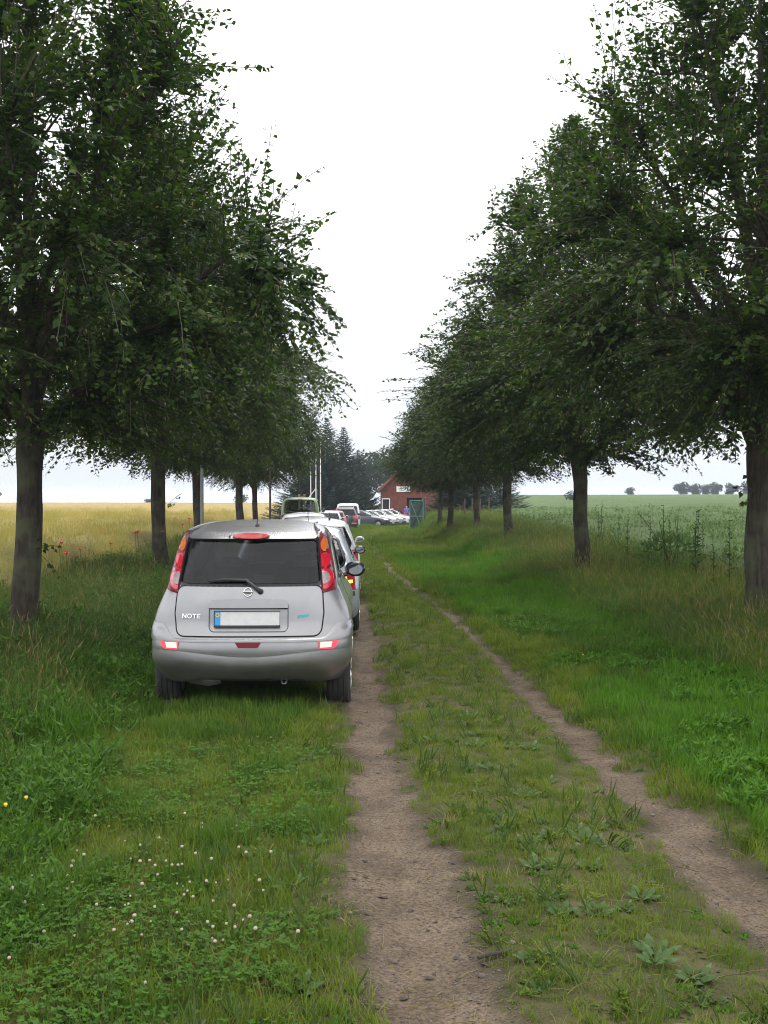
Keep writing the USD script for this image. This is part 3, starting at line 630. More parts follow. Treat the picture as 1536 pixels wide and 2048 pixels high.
for sg in (1, -1):
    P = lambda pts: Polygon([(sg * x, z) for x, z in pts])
    rl = c.rear_part('reflector', P([(.575, .572), (.745, .570), (.72, .525), (.69, .508), (.583, .510)]), 'flash_return_rim', .016, .02)  # passive reflex reflector; its flash glow is built into the material
    c.rear_part('reflector_lit', P([(.592, .568), (.690, .566), (.680, .522), (.588, .522)]), 'flash_return_core', .021, .02, rl)  # bright flash reflection added as an emissive patch on the reflector
c.rear_part('fog_lamp', P([(-.105, .572), (.105, .572), (.08, .530), (-.08, .530)]), 'dark_red_lens', .016, .02, label='dark red fog lamp in the middle of the bumper')
# handle strip, plate, badges, wiper
c.rear_part('handle_strip', Polygon([(-.325, .848), (.325, .848), (.322, .895), (.30, .912), (.15, .922), (-.15, .922), (-.30, .912), (-.322, .895)]), 'wet_silver_paint', .024, .03)
c.rear_part('strip_shadow_gap', sbox(-.32, .838, .32, .849), 'seam_black', .012, .02)
pl = c.plate(-.012, .764, .53, .115, c.R)
c.rear_part('blue_band', sbox(-.277, .709, -.232, .819), 'plate_blue', .019, .01, pl)
for a_ in np.arange(12) * np.pi / 6:
    pass
c.rear_part('star_ring', ellipse(-.2545, .79, .016, .016, 12).difference(ellipse(-.2545, .79, .011, .011, 12)), 'flower_yellow', .021, .004, pl, res=.01)
c.rear_part('plate_frame', sbox(-.284, .692, .260, .708).union(sbox(-.284, .692, -.279, .824)).union(sbox(-.284, .820, .26, .824)), 'black_plastic', .021, .02, pl)
def letters(text, h, x0, z0, fn_, off=.0, depth=.004, bold=True, squash=1.0):
    m = meshkit.text_mesh(text, h, depth, bold); v = np.array(m.vertices); f = np.array(m.faces)
    x = x0 + v[:, 0] * squash; z = z0 + v[:, 1]
    p = fn_(x, z, off); p[:, 1] -= v[:, 2]
    return p, f[:, ::-1] if np.linalg.det([[1, 0, 0], [0, 0, 1], [0, -1, 0]]) < 0 else f
obj('lettering', letters('NOTE', .034, -.556, .764, c.R, .011, .005, squash=1.25), 'chrome', c.o, label='chrome model lettering on the left of the hatch')
obj('small_badge', patch(Polygon([(.40, .765), (.487, .775), (.50, .795), (.413, .787)]), c.R, .011, .006, .03), 'teal_badge', c.o)
by = float(sh.rear(0., .975)) - .012
tr = np.linspace(0, 2 * np.pi, 33)
bd = obj('badge', cat([tube(np.stack([-.008 + .034 * np.cos(tr), sh.rear(np.zeros(33), .976 + .034 * np.sin(tr)) - .012, .976 + .034 * np.sin(tr)], 1), .0055, 6, False), bx(-.008, by - .003, .976, .084, .010, .017, bev=.003)]), 'chrome', c.o, smooth=40)
obj('badge_letters', letters('NISSAN', .0085, -.040, .9718, lambda x, z, o: np.stack([x, np.full_like(x, by - .0085), z], -1), 0, .001, squash=1.2), 'plate_ink', bd)
def on_rear(x, z, o): return [x, float(sh.rear(np.float64(x), np.float64(z))) - o, z]
w_ = obj('wiper', cat([tube([on_rear(.095, .985, .02), on_rear(.06, 1.01, .035), on_rear(.02, 1.042, .04), on_rear(-.02, 1.066, .03)], [.020, .017, .013, .010], 8), (lambda m: (np.array(m.vertices) * [.026, .02, .026] + on_rear(.095, .982, .012), np.array(m.faces)))(trimesh.creation.icosphere(2))]), 'black_plastic', c.o, smooth=True)
obj('wiper_blade', cat([tube([on_rear(-.345, 1.066, .012), on_rear(-.2, 1.078, .02), on_rear(-.02, 1.072, .02), on_rear(.0, 1.066, .02)], [.006, .012, .013, .01], 6)]), 'black_plastic', w_, smooth=True)
c.aerial(.005, .86, 1.497, .17, .03)
obj('exhaust_silencer', tube([(-.52, .40, .225), (-.37, .36, .215), (-.27, .38, .225)], [.05, .06, .05], 14), 'dull_steel', c.o, smooth=40)
obj('tow_eye', tube([(.26, .16, .25), (.275, .12, .215), (.30, .12, .215), (.315, .16, .25)], .007, 6), 'dull_steel', c.o)
obj('rear_axle', cat([cyl((-.7, .73, .27), (.7, .73, .27), .05, 10), bx(0, 2.0, .22, 1.2, 3.2, .06)]), 'black_plastic', c.o)
for sg in (1, -1): c.mirror(2.66, 1.005, sg, 'black_gloss', (.205, .11, .155), .035)
for sg in (1, -1): obj('mud_flap', bx(sg * .70, 1.10, .26, .17, .02, .22), 'black_plastic', c.o)
for sg in (1, -1): c.side_part('door_gap', Polygon([(1.43, .35), (1.44, .35), (1.43, 1.38), (1.42, 1.38)]), 'seam_black', sg, .002, .01)

# ------------------------------------------------------------------ the queue ahead of it
def tailed(c, lamp, m='red_lens', plate=(.0, .75, .52, .11), lit=None, off=.012):
    for sg in (1, -1):
        lp = c.rear_part('tail_lamp', Polygon([(sg * x, z) for x, z in lamp]).buffer(0), m, off, .02)
        if lit: c.rear_part('lit_bulb', Polygon([(sg * x, z) for x, z in lit[0]]).buffer(0), lit[1], off + .005, .012, lp)
    if plate: c.plate(*plate, c.R)
def hatch_shape(H, W, L=4.1, roof_y=1.6, sl=.30):
    k = H / 1.45
    return Shape(rear=[(.20, .14), (.26, .05), (.4, .0), (.6, .0), (.72, .04), (.85, .08), (1.0 * k, .14), (1.2 * k, .14 + sl * .55), (1.34 * k, .14 + sl), (1.385 * k, .20 + sl), (1.41 * k, .40 + sl), (1.432 * k, .75 + sl), (H, roof_y)],
                 front=[(.20, L - .12), (.3, L), (.55, L), (.7, L - .08), (.82, L - .35), (.90, L - .85), (.97, L - 1.15), (1.2 * k, L - 1.65), (1.36 * k, L - 2.0), (1.42 * k, L - 2.2), (H, roof_y + .3)],
                 width=[(.20, W - .10), (.3, W - .02), (.5, W), (.75, W - .005), (.90, W - .05), (.98, W - .085), (1.2 * k, W - .16), (1.33 * k, W - .22), (1.39 * k, W - .29), (1.42 * k, W - .42), (H, .18)], dr=.38, df=.6, nr=3.2, nf=2.5)
def side_ops(H, L, yr=.62, yend=None):
    k = H / 1.45; ye = yend or L - 1.25
    return [('side', rpoly([(yr, 1.0), (1.42, .975), (1.42, 1.31 * k), (yr + .22, 1.29 * k)], .04)), ('side', rpoly([(1.52, .97), (ye, .96), (ye - .55, 1.31 * k), (1.52, 1.32 * k)], .04))]
def wind(H, W): 
    k = H / 1.45
    return ('front', rpoly([(-W + .20, 1.01), (W - .20, 1.01), (W - .34, 1.33 * k), (-W + .34, 1.33 * k)], .05))
QUEUE = 'cars queuing along the left side of the lane'
note.o.SetCustomDataByKey('group', QUEUE)
def car_at(X, Y): return (X, Y, G(X, Y + .7))
# second: silver estate with its brake lamp lit
s2 = hatch_shape(1.43, .86, 4.3, 1.8, .34)
c2 = Car('silver_estate', 'silver car directly ahead of the nearest one, its right brake lamp glowing orange', s2, 'silver_paint_cool', .20, 1.43, car_at(-1.17, 14.7), 1.6, (.85, 3.4), hood=(.84, .99), group=QUEUE,
         openings=[('rear', rpoly([(-.70, .90), (.70, .90), (.56, 1.285), (-.56, 1.285)], .09))] + side_ops(1.43, 4.3) + [wind(1.43, .86)], track=.76)
tailed(c2, [(.64, .62), (.81, .61), (.79, .84), (.66, .84)], 'red_lens', lit=([(.66, .70), (.77, .70), (.77, .74), (.70, .74), (.69, .80), (.66, .80)], 'lit_filament'))
c2.rear_part('bumper_trim', sbox(-.80, .54, .80, .60), 'chrome', .02, .03)
for sg in (1, -1): c2.mirror(2.9, 1.0, sg, 'black_gloss', (.17, .10, .12))
c2.aerial(.15, 1.35, 1.425, .20)
# third: pale car with dark tinted rear window
s3 = hatch_shape(1.46, .86, 4.2, 1.7, .40)
c3 = Car('pale_hatchback', 'pale silver hatchback with a dark rear window, third in the queue', s3, 'pale_silver_paint', .20, 1.46, car_at(-1.27, 20.2), 2.0, (.8, 3.35), hood=(.84, .99), n=34, K=40, group=QUEUE,
         openings=[('rear', rpoly([(-.72, .96), (.72, .96), (.56, 1.32), (-.56, 1.32)], .06))] + side_ops(1.46, 4.2) + [wind(1.46, .86)], glass='tinted_glass', track=.76)
tailed(c3, [(.68, .68), (.83, .67), (.81, .90), (.70, .92)], 'bright_red_lens')
for sg in (1, -1): c3.mirror(2.8, 1.0, sg, 'pale_silver_paint', (.17, .10, .12))
c3.aerial(.30, .95, 1.452, .22)
# fourth
s4 = hatch_shape(1.44, .85, 4.0, 1.7, .32)
c4 = Car('low_silver_hatchback', 'low silver hatchback with a roof aerial, fourth in the queue', s4, 'silver_paint', .20, 1.44, car_at(-1.75, 26.6), 2.2, (.8, 3.3), hood=(.84, .99), n=30, K=36, group=QUEUE,
         openings=[('rear', rpoly([(-.66, .96), (.66, .96), (.54, 1.30), (-.54, 1.30)], .06))] + side_ops(1.44, 4.0) + [wind(1.44, .85)], glass='tinted_glass', track=.75)
tailed(c4, [(.66, .72), (.82, .71), (.80, .98), (.70, 1.0)], 'bright_red_lens')
for sg in (1, -1): c4.mirror(2.7, 1.0, sg, 'black_gloss', (.17, .10, .12))
c4.aerial(-.05, .9, 1.432, .24)
# fifth: brake strip under the roof edge
s5 = hatch_shape(1.52, .85, 4.1, 1.7, .22)
c5 = Car('silver_compact', 'silver compact car with a long red brake strip above its rear window', s5, 'pale_silver_paint', .20, 1.52, car_at(-2.35, 33.5), 2.0, (.75, 3.3), hood=(.84, .99), n=30, K=36, group=QUEUE,
         openings=[('rear', rpoly([(-.66, 1.0), (.66, 1.0), (.56, 1.36), (-.56, 1.36)], .06))] + side_ops(1.52, 4.1) + [wind(1.52, .85)], glass='tinted_glass', track=.75)
tailed(c5, [(.66, .80), (.82, .79), (.79, 1.05), (.68, 1.08)], 'bright_red_lens')
c5.rear_part('brake_strip', sbox(-.30, 1.385, .36, 1.405), 'lit_red', .012, .02)
for sg in (1, -1): c5.mirror(2.8, 1.02, sg, 'black_gloss', (.17, .10, .12))
# vans
def van_shape(H, W, L):
    return Shape(rear=[(.22, .12), (.3, .02), (.5, 0), (.8, .02), (1.1, .05), (1.5, .12), (H - .12, .22), (H - .05, .32), (H - .02, .7), (H, 1.6)],
                 front=[(.22, L - .1), (.35, L), (.7, L - .02), (.95, L - .25), (1.08, L - .7), (1.15, L - .85), (1.6, L - 1.35), (H - .1, L - 1.7), (H - .03, L - 2.0), (H, L - 2.6)],
                 width=[(.22, W - .06), (.35, W), (.9, W), (1.1, W - .02), (1.6, W - .09), (H - .16, W - .14), (H - .08, W - .19), (H - .03, W - .32), (H, .25)], dr=.22, df=.5, nr=4.5, nf=3.0)
sv = van_shape(1.87, .92, 4.7)
c6 = Car('green_van', 'light green van with a wide rear window, standing above the silver cars in the queue', sv, 'green_paint', .22, 1.87, car_at(-3.95, 54.0), 1.5, (1.0, 3.9), hood=(1.0, 1.16), n=30, K=40, cat_='van', group=QUEUE, wheel_r=.32, track=.80,
         openings=[('rear', rpoly([(-.74, 1.12), (.74, 1.12), (.66, 1.72), (-.66, 1.72)], .10)), ('side', rpoly([(.4, 1.15), (1.6, 1.15), (1.6, 1.70), (.45, 1.70)], .06)), ('side', rpoly([(1.75, 1.15), (2.75, 1.15), (2.75, 1.70), (1.75, 1.70)], .06)), ('side', rpoly([(2.9, 1.13), (3.85, 1.13), (3.3, 1.70), (2.9, 1.70)], .06)), ('front', rpoly([(-.72, 1.22), (.72, 1.22), (.60, 1.75), (-.60, 1.75)], .06))])
tailed(c6, [(.76, .62), (.89, .62), (.87, 1.05), (.78, 1.05)], 'red_lens')
c6.rear_part('brake_lamp', sbox(-.10, 1.765, .10, 1.80), 'dark_red_lens', .012, .02)
for sg in (1, -1): c6.mirror(3.5, 1.22, sg, 'black_plastic', (.17, .10, .22))
s7 = hatch_shape(1.48, .85, 4.1, 1.7, .30)
c7 = Car('white_hatchback', 'white car half hidden to the right of the green van', s7, 'white_paint', .20, 1.48, car_at(-3.05, 62.0), 3.0, (.8, 3.3), hood=(.84, .99), n=26, K=32, group=QUEUE,
         openings=[('rear', rpoly([(-.66, .98), (.66, .98), (.54, 1.33), (-.54, 1.33)], .06))] + side_ops(1.48, 4.1) + [wind(1.48, .85)], track=.75)
tailed(c7, [(.66, .78), (.82, .77), (.80, 1.02), (.70, 1.05)], 'bright_red_lens')
for sg in (1, -1): c7.mirror(2.8, 1.02, sg, 'white_paint', (.18, .10, .13))
s8 = hatch_shape(1.45, .85, 4.0, 1.7, .30)
c8 = Car('dark_red_hatchback', 'dark red car just behind the black off-roader', s8, 'dark_red_paint', .20, 1.45, car_at(-3.15, 71.0), 2.0, (.8, 3.3), hood=(.84, .99), n=26, K=32, group=QUEUE,
         openings=[('rear', rpoly([(-.66, .98), (.66, .98), (.54, 1.30), (-.54, 1.30)], .06))] + side_ops(1.45, 4.0) + [wind(1.45, .85)], track=.75)
tailed(c8, [(.66, .78), (.82, .77), (.80, 1.02), (.70, 1.05)], 'bright_red_lens')
for sg in (1, -1): c8.mirror(2.8, 1.02, sg, 'white_paint', (.17, .10, .12))
s9 = Shape(rear=[(.24, .14), (.32, .03), (.5, 0), (.8, .02), (1.0, .05), (1.15, .09), (1.4, .22), (1.58, .34), (1.63, .42), (1.665, .7), (1.70, 1.8)],
           front=[(.24, 4.3), (.4, 4.42), (.8, 4.38), (.95, 4.2), (1.04, 3.7), (1.1, 3.35), (1.4, 2.85), (1.6, 2.5), (1.66, 2.3), (1.70, 2.1)],
           width=[(.24, .80), (.35, .89), (.8, .905), (1.0, .87), (1.12, .83), (1.4, .73), (1.58, .65), (1.64, .58), (1.67, .48), (1.70, .2)], dr=.36, df=.6, nr=3.2, nf=2.6)
c9 = Car('black_off_roader', 'black sport utility car with red tail lamps and roof rails', s9, 'black_paint', .24, 1.70, car_at(-2.72, 81.0), 1.5, (.85, 3.45), hood=(.95, 1.12), n=30, K=36, group=QUEUE, wheel_r=.35, track=.79,
         openings=[('rear', rpoly([(-.68, 1.12), (.68, 1.12), (.58, 1.50), (-.58, 1.50)], .06)), ('side', rpoly([(.55, 1.15), (2.0, 1.12), (2.0, 1.52), (.75, 1.50)], .05)), ('side', rpoly([(2.1, 1.12), (3.2, 1.10), (2.7, 1.52), (2.1, 1.53)], .05)), ('front', rpoly([(-.66, 1.16), (.66, 1.16), (.54, 1.54), (-.54, 1.54)], .05))], glass='tinted_glass')
tailed(c9, [(.50, .90), (.87, .88), (.85, 1.08), (.56, 1.08)], 'bright_red_lens', plate=None)
for sg in (1, -1): c9.rear_part('fog_lamp', sbox(min(sg * .45, sg * .80), .52, max(sg * .45, sg * .80), .58), 'lit_red', .02, .03)
obj('roof_rail', cat([tube([(sg * .56, y, z) for y, z in ((.55, 1.64), (.75, 1.70), (1.9, 1.725), (2.3, 1.69))], .018, 6) for sg in (1, -1)]), 'chrome', c9.o)
for sg in (1, -1): c9.mirror(3.0, 1.15, sg, 'black_gloss', (.20, .12, .15))
svw = van_shape(1.98, .95, 4.9)
c10 = Car('white_van', 'silver white van with dark side windows, right of and beyond the black off-roader', svw, 'pale_silver_paint', .22, 1.98, car_at(-2.78, 88.5), 1.5, (1.0, 4.0), hood=(1.0, 1.16), n=28, K=36, cat_='van', group=QUEUE, wheel_r=.33, track=.82,
         openings=[('rear', rpoly([(-.76, 1.15), (.76, 1.15), (.68, 1.74), (-.68, 1.74)], .08)), ('side', rpoly([(.4, 1.15), (1.6, 1.15), (1.6, 1.72), (.45, 1.72)], .06)), ('side', rpoly([(1.75, 1.15), (2.85, 1.15), (2.85, 1.72), (1.75, 1.72)], .06)), ('front', rpoly([(-.72, 1.22), (.72, 1.22), (.60, 1.75), (-.60, 1.75)], .06))], glass='tinted_glass')
tailed(c10, [(.80, .75), (.93, .75), (.90, 1.20), (.82, 1.20)], 'red_lens')
for sg in (1, -1): c10.mirror(3.7, 1.22, sg, 'black_plastic', (.18, .10, .24))

# ------------------------------------------------------------------ cars parked across the yard, noses towards the lane
def sedan_shape(H=1.43, W=.86, L=4.5):
    return Shape(rear=[(.20, .12), (.3, .02), (.6, 0), (.85, .03), (.95, .10), (1.0, .45), (1.05, .62), (1.2, .85), (1.34, 1.15), (1.39, 1.35), (H, 2.1)],
                 front=[(.20, L - .12), (.3, L), (.55, L - .01), (.68, L - .08), (.78, L - .35), (.88, L - .95), (.96, L - 1.25), (1.2, L - 1.75), (1.35, L - 2.1), (1.40, L - 2.3), (H, 2.4)],
                 width=[(.20, W - .10), (.3, W - .02), (.5, W), (.75, W - .005), (.88, W - .05), (.96, W - .09), (1.2, W - .20), (1.33, W - .27), (1.38, W - .34), (1.41, W - .46), (H, .2)], dr=.40, df=.62, nr=3.0, nf=2.5)
PARK = 'cars parked in a row in the yard with their fronts to the lane'
def parked(name, label, X, Y, yaw, pt, H=1.43, L=4.5):
    sp = sedan_shape(H, .86, L)
    k = H / 1.43
    c = Car(name, label, sp, pt, .20, H, (X, Y, G(X, Y) ), yaw, (.95, L - .85), hood=(.78, .98), n=28, K=34, group=PARK, track=.76,
            openings=[('rear', rpoly([(-.60, 1.06), (.60, 1.06), (.50, 1.31), (-.50, 1.31)], .05)), ('side', rpoly([(.95, 1.0), (1.9, .98), (1.9, 1.33), (1.25, 1.31)], .05)), ('side', rpoly([(2.0, .98), (L - 1.35, .96), (L - 1.95, 1.32), (2.0, 1.34)], .05)), ('front', rpoly([(-.62, 1.01), (.62, 1.01), (.50, 1.32), (-.50, 1.32)], .05))])
    for sg in (1, -1):
        c.front_part('headlamp', Polygon([(sg * .40, .60), (sg * .76, .62), (sg * .80, .72), (sg * .44, .72)]), 'headlamp_lens', .012, .02)
        c.mirror(L - 1.55, 1.0, sg, pt, (.18, .10, .13))
    c.front_part('grille', rpoly([(-.36, .60), (.36, .60), (.36, .70), (-.36, .70)], .02), 'black_plastic', .012, .02)
    c.front_part('air_intake', rpoly([(-.55, .28), (.55, .28), (.60, .42), (-.60, .42)], .02), 'black_plastic', .012, .02)
    c.plate(0, .50, .52, .11, lambda x, z, o: c.F(x, z, o))
    c.front_part('bonnet_badge', ellipse(0, .735, .04, .03, 12), 'chrome', .012, .02, res=.03)
    for sg in (1, -1): c.rear_part('tail_lamp', Polygon([(sg * .5, .72), (sg * .78, .72), (sg * .76, .90), (sg * .5, .90)]), 'red_lens', .012, .02)
    return c
parked('navy_saloon', 'dark navy saloon parked nearest of the row, front plate towards the lane', -3.7, 98.4, 252, 'navy_paint')
parked('silver_saloon', 'silver saloon parked beside the navy one, second in the row', -3.05, 100.5, 252, 'pale_silver_paint')
parked('grey_saloon', 'blue grey saloon with a bright windscreen, third in the parked row', -2.4, 102.6, 252, 'grey_blue_paint')
parked('white_saloon', 'white saloon in the parked row, partly behind the gate', -1.75, 104.7, 252, 'white_paint', 1.46)
parked('red_saloon', 'red car furthest along the parked row, only its roof showing', -1.1, 106.8, 252, 'dark_red_paint', 1.50)
# ------------------------------------------------------------------ lime trees of the avenue
def crown_r(t, R):
    t = np.clip(t, 0, 1)
    up = np.clip((t - .20) / .80, 0, 1)
    return R * np.minimum(1, .60 + .40 * np.sqrt(np.clip(t, 0, .2) / .2)) * np.clip(1 - up ** 1.08, 0, 1) ** .80
def leaves(base, axis, side, L, W, rng, curl=.25):
    """heart-shaped leaves of four triangles, folded along the midrib. base, axis, side: (n, 3); L, W: (n,)"""
    n = len(base)
    nrm = np.cross(axis, side)
    L = L[:, None]; W = W[:, None]
    tip = base + axis * L - nrm * L * curl * .5
    mid = base + axis * L * .5 - nrm * L * .06
    a = base + axis * L * .28 + side * W * .5 + nrm * W * .10
    b = base + axis * L * .28 - side * W * .5 + nrm * W * .10
    V = np.stack([base, a, tip, b, mid], 1).reshape(-1, 3)
    i = np.arange(n)[:, None] * 5
    F = np.stack([i + [0, 1, 4], i + [1, 2, 4], i + [2, 3, 4], i + [3, 0, 4]], 1).reshape(-1, 3)
    return V, F
def unit(v): return v / (np.linalg.norm(v, axis=-1, keepdims=True) + 1e-12)
def bez(S, Mi, P, t):
    t = t[None, :, None]
    return (1 - t) ** 2 * S[:, None] + 2 * t * (1 - t) * Mi[:, None] + t ** 2 * P[:, None]
def tubes(paths, radii, sides=3):
    """many thin open tubes at once: paths (n, k, 3), radii (n, k)"""
    n, k = paths.shape[:2]
    t = unit(np.gradient(paths, axis=1)); ref = np.where(np.abs(t[..., 2:]) > .85, [1.0, 0, 0], [0, 0, 1.0])
    a = unit(np.cross(t, ref)); b = np.cross(t, a)
    ang = np.arange(sides) * 2 * np.pi / sides
    V = paths[:, :, None] + radii[:, :, None, None] * (np.cos(ang)[:, None] * a[:, :, None] + np.sin(ang)[:, None] * b[:, :, None])
    idx = np.arange(n * k * sides).reshape(n, k, sides)
    nx = np.roll(idx, -1, axis=2)
    q_ = np.stack([idx[:, :-1], nx[:, :-1], nx[:, 1:], idx[:, 1:]], -1).reshape(-1, 4)
    return V.reshape(-1, 3), np.vstack([q_[:, [0, 1, 2]], q_[:, [0, 2, 3]]])
def lime_tree(label, loc, seed, H=10.0, R=3.5, fork=2.35, r0=.18, twigs=1500, per=24, leaf=.070, lean=(0, 0), shoots=190, yaw=0, nbough=10, gap=.31, zb=2.15, name='lime_tree', group='trees of the avenue'):
    rng = np.random.default_rng(seed)
    o = thing(name, label, 'tree', loc, yaw, group)
    # trunk runs on as the leader
    zt = np.array([-.15, .0, .08, .25, .6, 1.2, 1.8, fork - .1, fork + .5, fork + 1.5, fork + 3, H - 1.0])
    rt = r0 * np.array([1.75, 1.5, 1.28, 1.12, 1.03, .97, .94, 1.03, .72, .48, .30, .08])
    wob = np.cumsum(rng.normal(0, .018, (len(zt), 2)), 0); wob[:3] = 0
    pts = np.column_stack([lean[0] * zt + wob[:, 0], lean[1] * zt + wob[:, 1], zt])
    zs = np.linspace(-.15, H - 1.0, 46)
    zs = np.unique(np.concatenate([zs, np.linspace(-.15, .6, 8)]))
    P = np.stack([PchipInterpolator(zt, pts[:, 0])(zs), PchipInterpolator(zt, pts[:, 1])(zs), zs], 1)
    tv, tf = tube(P, PchipInterpolator(zt, rt)(zs), 18)
    d = tv.copy(); d[:, 2] = 0
    k = meshkit.fbm(tv * [7, 7, 2.0] + seed, 3, seed) - .5
    fl = np.sin(np.arctan2(tv[:, 1] - 0, tv[:, 0]) * 5 + seed) * np.clip(.5 - tv[:, 2], 0, .5) * .07
    dirn = unit(np.column_stack([tv[:, :2] - np.column_stack([np.interp(tv[:, 2], zs, P[:, 0]), np.interp(tv[:, 2], zs, P[:, 1])]), np.zeros(len(tv))]))
    tv = tv + dirn * (k * .045 * np.clip(1.2 - tv[:, 2] / H, .1, 1) + fl)[:, None]
    obj('trunk', (tv, tf), 'bark', o, smooth=True)
    nodes = [np.column_stack([P[zs > fork + .8]])]; nr = [PchipInterpolator(zt, rt)(zs[zs > fork + .8])]
    for i in range(nbough):
        az = i * 2.39996 + rng.uniform(-.3, .3); f_ = i / nbough
        z0 = fork - .15 + f_ * 1.9 + rng.uniform(-.1, .1)
        tz = np.interp(f_, [0, .35, 1], [.30, .48, .80]) + rng.uniform(-.05, .08)
        zz = zb + tz * (H - zb); rr = crown_r(np.array(tz), R) * rng.uniform(.62, .85)
        S = np.array([np.interp(z0, zs, P[:, 0]), np.interp(z0, zs, P[:, 1]), z0])
        E = np.array([S[0] + rr * math.cos(az), S[1] + rr * math.sin(az), zz])
        Mi = S + np.array([.30 * rr * math.cos(az), .30 * rr * math.sin(az), (zz - z0) * .52])
        c_ = bez(S[None], Mi[None], E[None], np.linspace(0, 1, 14))[0]
        c_ += np.cumsum(rng.normal(0, .02, c_.shape), 0) * np.linspace(0, 1, 14)[:, None]
        ra = np.linspace(r0 * .58 * (1 - .4 * f_), .018, 14); ra[0] *= 1.35
        ms = [tube(c_, ra, 8)]
        nodes.append(c_[3:]); nr.append(ra[3:])
        for j in range(8):
            s_ = int(rng.integers(3, 12)); B0 = c_[s_]
            a2 = az + rng.choice([-1, 1]) * rng.uniform(.4, 1.5)
            ln = rng.uniform(.8, 1.7) * (1 - .25 * f_)
            dv = np.array([math.cos(a2), math.sin(a2), rng.uniform(-.15, 1.0)]); dv /= np.linalg.norm(dv)
            E2 = B0 + dv * ln
            c2 = bez(B0[None], (B0 + dv * ln * .5 + [0, 0, .12])[None], E2[None], np.linspace(0, 1, 8))[0]
            r2 = np.linspace(ra[s_] * .6, .010, 8)
            ms.append(tube(c2, r2, 5, False)); nodes.append(c2[2:]); nr.append(r2[2:])
        obj('bough', cat(ms), 'bark', o, smooth=True)
    N = np.vstack(nodes); NR = np.concatenate(nr)
    # twig ends spread through the crown's volume, thickest near its outside, with gaps left by noise
    pts = []
    while sum(map(len, pts)) < twigs:
        t = rng.uniform(0, 1, 4000) ** .85; az = rng.uniform(0, 2 * np.pi, 4000)
        lump = .70 + .62 * meshkit.fbm(np.stack([np.cos(az) * 1.6, np.sin(az) * 1.6, t * 5.0], -1) + seed * 3.7, 3, seed)
        rad = crown_r(t, R) * lump * rng.uniform(0, 1, 4000) ** .42
        keep = rng.uniform(0, 1, 4000) < np.clip(crown_r(t, R) / R, .22, 1) ** 1.15
        p = np.stack([rad * np.cos(az) + lean[0] * 4, rad * np.sin(az) + lean[1] * 4, zb + t * (H - zb)], -1)
        keep &= meshkit.fbm(p * .75 + seed, 3, seed + 7) > gap
        pts.append(p[keep])
    E = np.vstack(pts)[:twigs]
    # long shoots that break the outline
    if shoots:
        t = rng.uniform(.04, .96, shoots); az = rng.uniform(0, 2 * np.pi, shoots); rad = crown_r(t, R) * rng.uniform(.92, 1.11, shoots) + .13
        E = np.vstack([E, np.stack([rad * np.cos(az), rad * np.sin(az), zb + t * (H - zb) + .1 + .2 * t], -1)])
    n = len(E)
    ni = cKDTree(N + [0, 0, .55]).query(E)[1]
    if shoots: ni[-shoots:] = cKDTree(N + [0, 0, .15]).query(E[-shoots:])[1]
    S = N[ni]
    out = unit(E * [1, 1, 0] + 1e-6)
    ln = np.linalg.norm(E - S, axis=1)
    Mi = (S + E) / 2 + np.column_stack([np.zeros((n, 2)), .06 * ln]) + out * (.10 * ln)[:, None] + rng.normal(0, .11, (n, 3))
    E = E + out * .12 + np.column_stack([np.zeros((n, 2)), -.05 * rng.uniform(0, 1.6, n) + .15 * (E[:, 2] - zb) / (H - zb)])
    tt = np.linspace(0, 1, 7)
    paths = bez(S, Mi, E, tt)
    rad = np.maximum(.0045, np.minimum(NR[ni] * .6, .012)[:, None] * (1 - .75 * tt)[None])
    obj('twigs', tubes(paths, rad, 3), 'bark', o, kind='stuff')
    # leaves alternate along the outer part of every twig
    lo = np.clip(1 - 1.15 / np.maximum(ln, .3), .10, .45)[:, None]
    u = lo + (1 - lo) * (np.arange(per)[None] + rng.uniform(-.35, .35, (n, per))) / (per - 1); u = np.clip(u, 0, 1)
    b0 = (1 - u)[..., None] ** 2 * S[:, None] + (2 * u * (1 - u))[..., None] * Mi[:, None] + u[..., None] ** 2 * E[:, None]
    tg = unit(2 * (1 - u)[..., None] * (Mi - S)[:, None] + 2 * u[..., None] * (E - Mi)[:, None])
    sd = unit(np.cross(tg, [0, 0, 1.0]) + 1e-6) * np.where(np.arange(per) % 2, 1, -1)[None, :, None]
    b0 = b0 + sd * .03 + rng.normal(0, .018, b0.shape)
    ax = unit(.55 * tg + .75 * sd + np.array([0, 0, -.42]) + rng.normal(0, .33, b0.shape))
    sv_ = unit(np.cross(ax, unit(np.array([0, 0, 1.0]) + rng.normal(0, .42, b0.shape))))
    sz = leaf * rng.uniform(.65, 1.25, (n, per)) * (1 - .35 * np.clip((u - .85) / .15, 0, 1))
    keep = rng.uniform(0, 1, (n, per)) < .93
    obj('foliage', leaves(b0[keep], ax[keep], sv_[keep], sz[keep] * 1.12, sz[keep] * .92, rng), 'lime_leaf', o, kind='stuff')
    # pale hanging bracts and blossom
    nb = int(n * 1.6); ii = rng.integers(0, n, nb); uu = rng.integers(per // 2, per, nb)
    bb = b0[ii, uu] + rng.normal(0, .02, (nb, 3)); ax2 = unit(np.array([0, 0, -.8]) + rng.normal(0, .45, (nb, 3))); s2_ = unit(np.cross(ax2, rng.normal(0, 1, (nb, 3))))
    obj('blossom', leaves(bb, ax2, s2_, np.full(nb, .055), np.full(nb, .022), rng), 'lime_blossom', o, kind='stuff')
    return o
def gl(X, Y, dz=0.0): return (X, Y, G(X, Y) + dz)
tA = lime_tree('large lime tree with a thick trunk at the left edge', gl(-4.22, 13.4), 11, H=10.6, R=3.55, r0=.155, twigs=3900, per=25, leaf=.078, lean=(.012, 0), nbough=11, gap=.30)
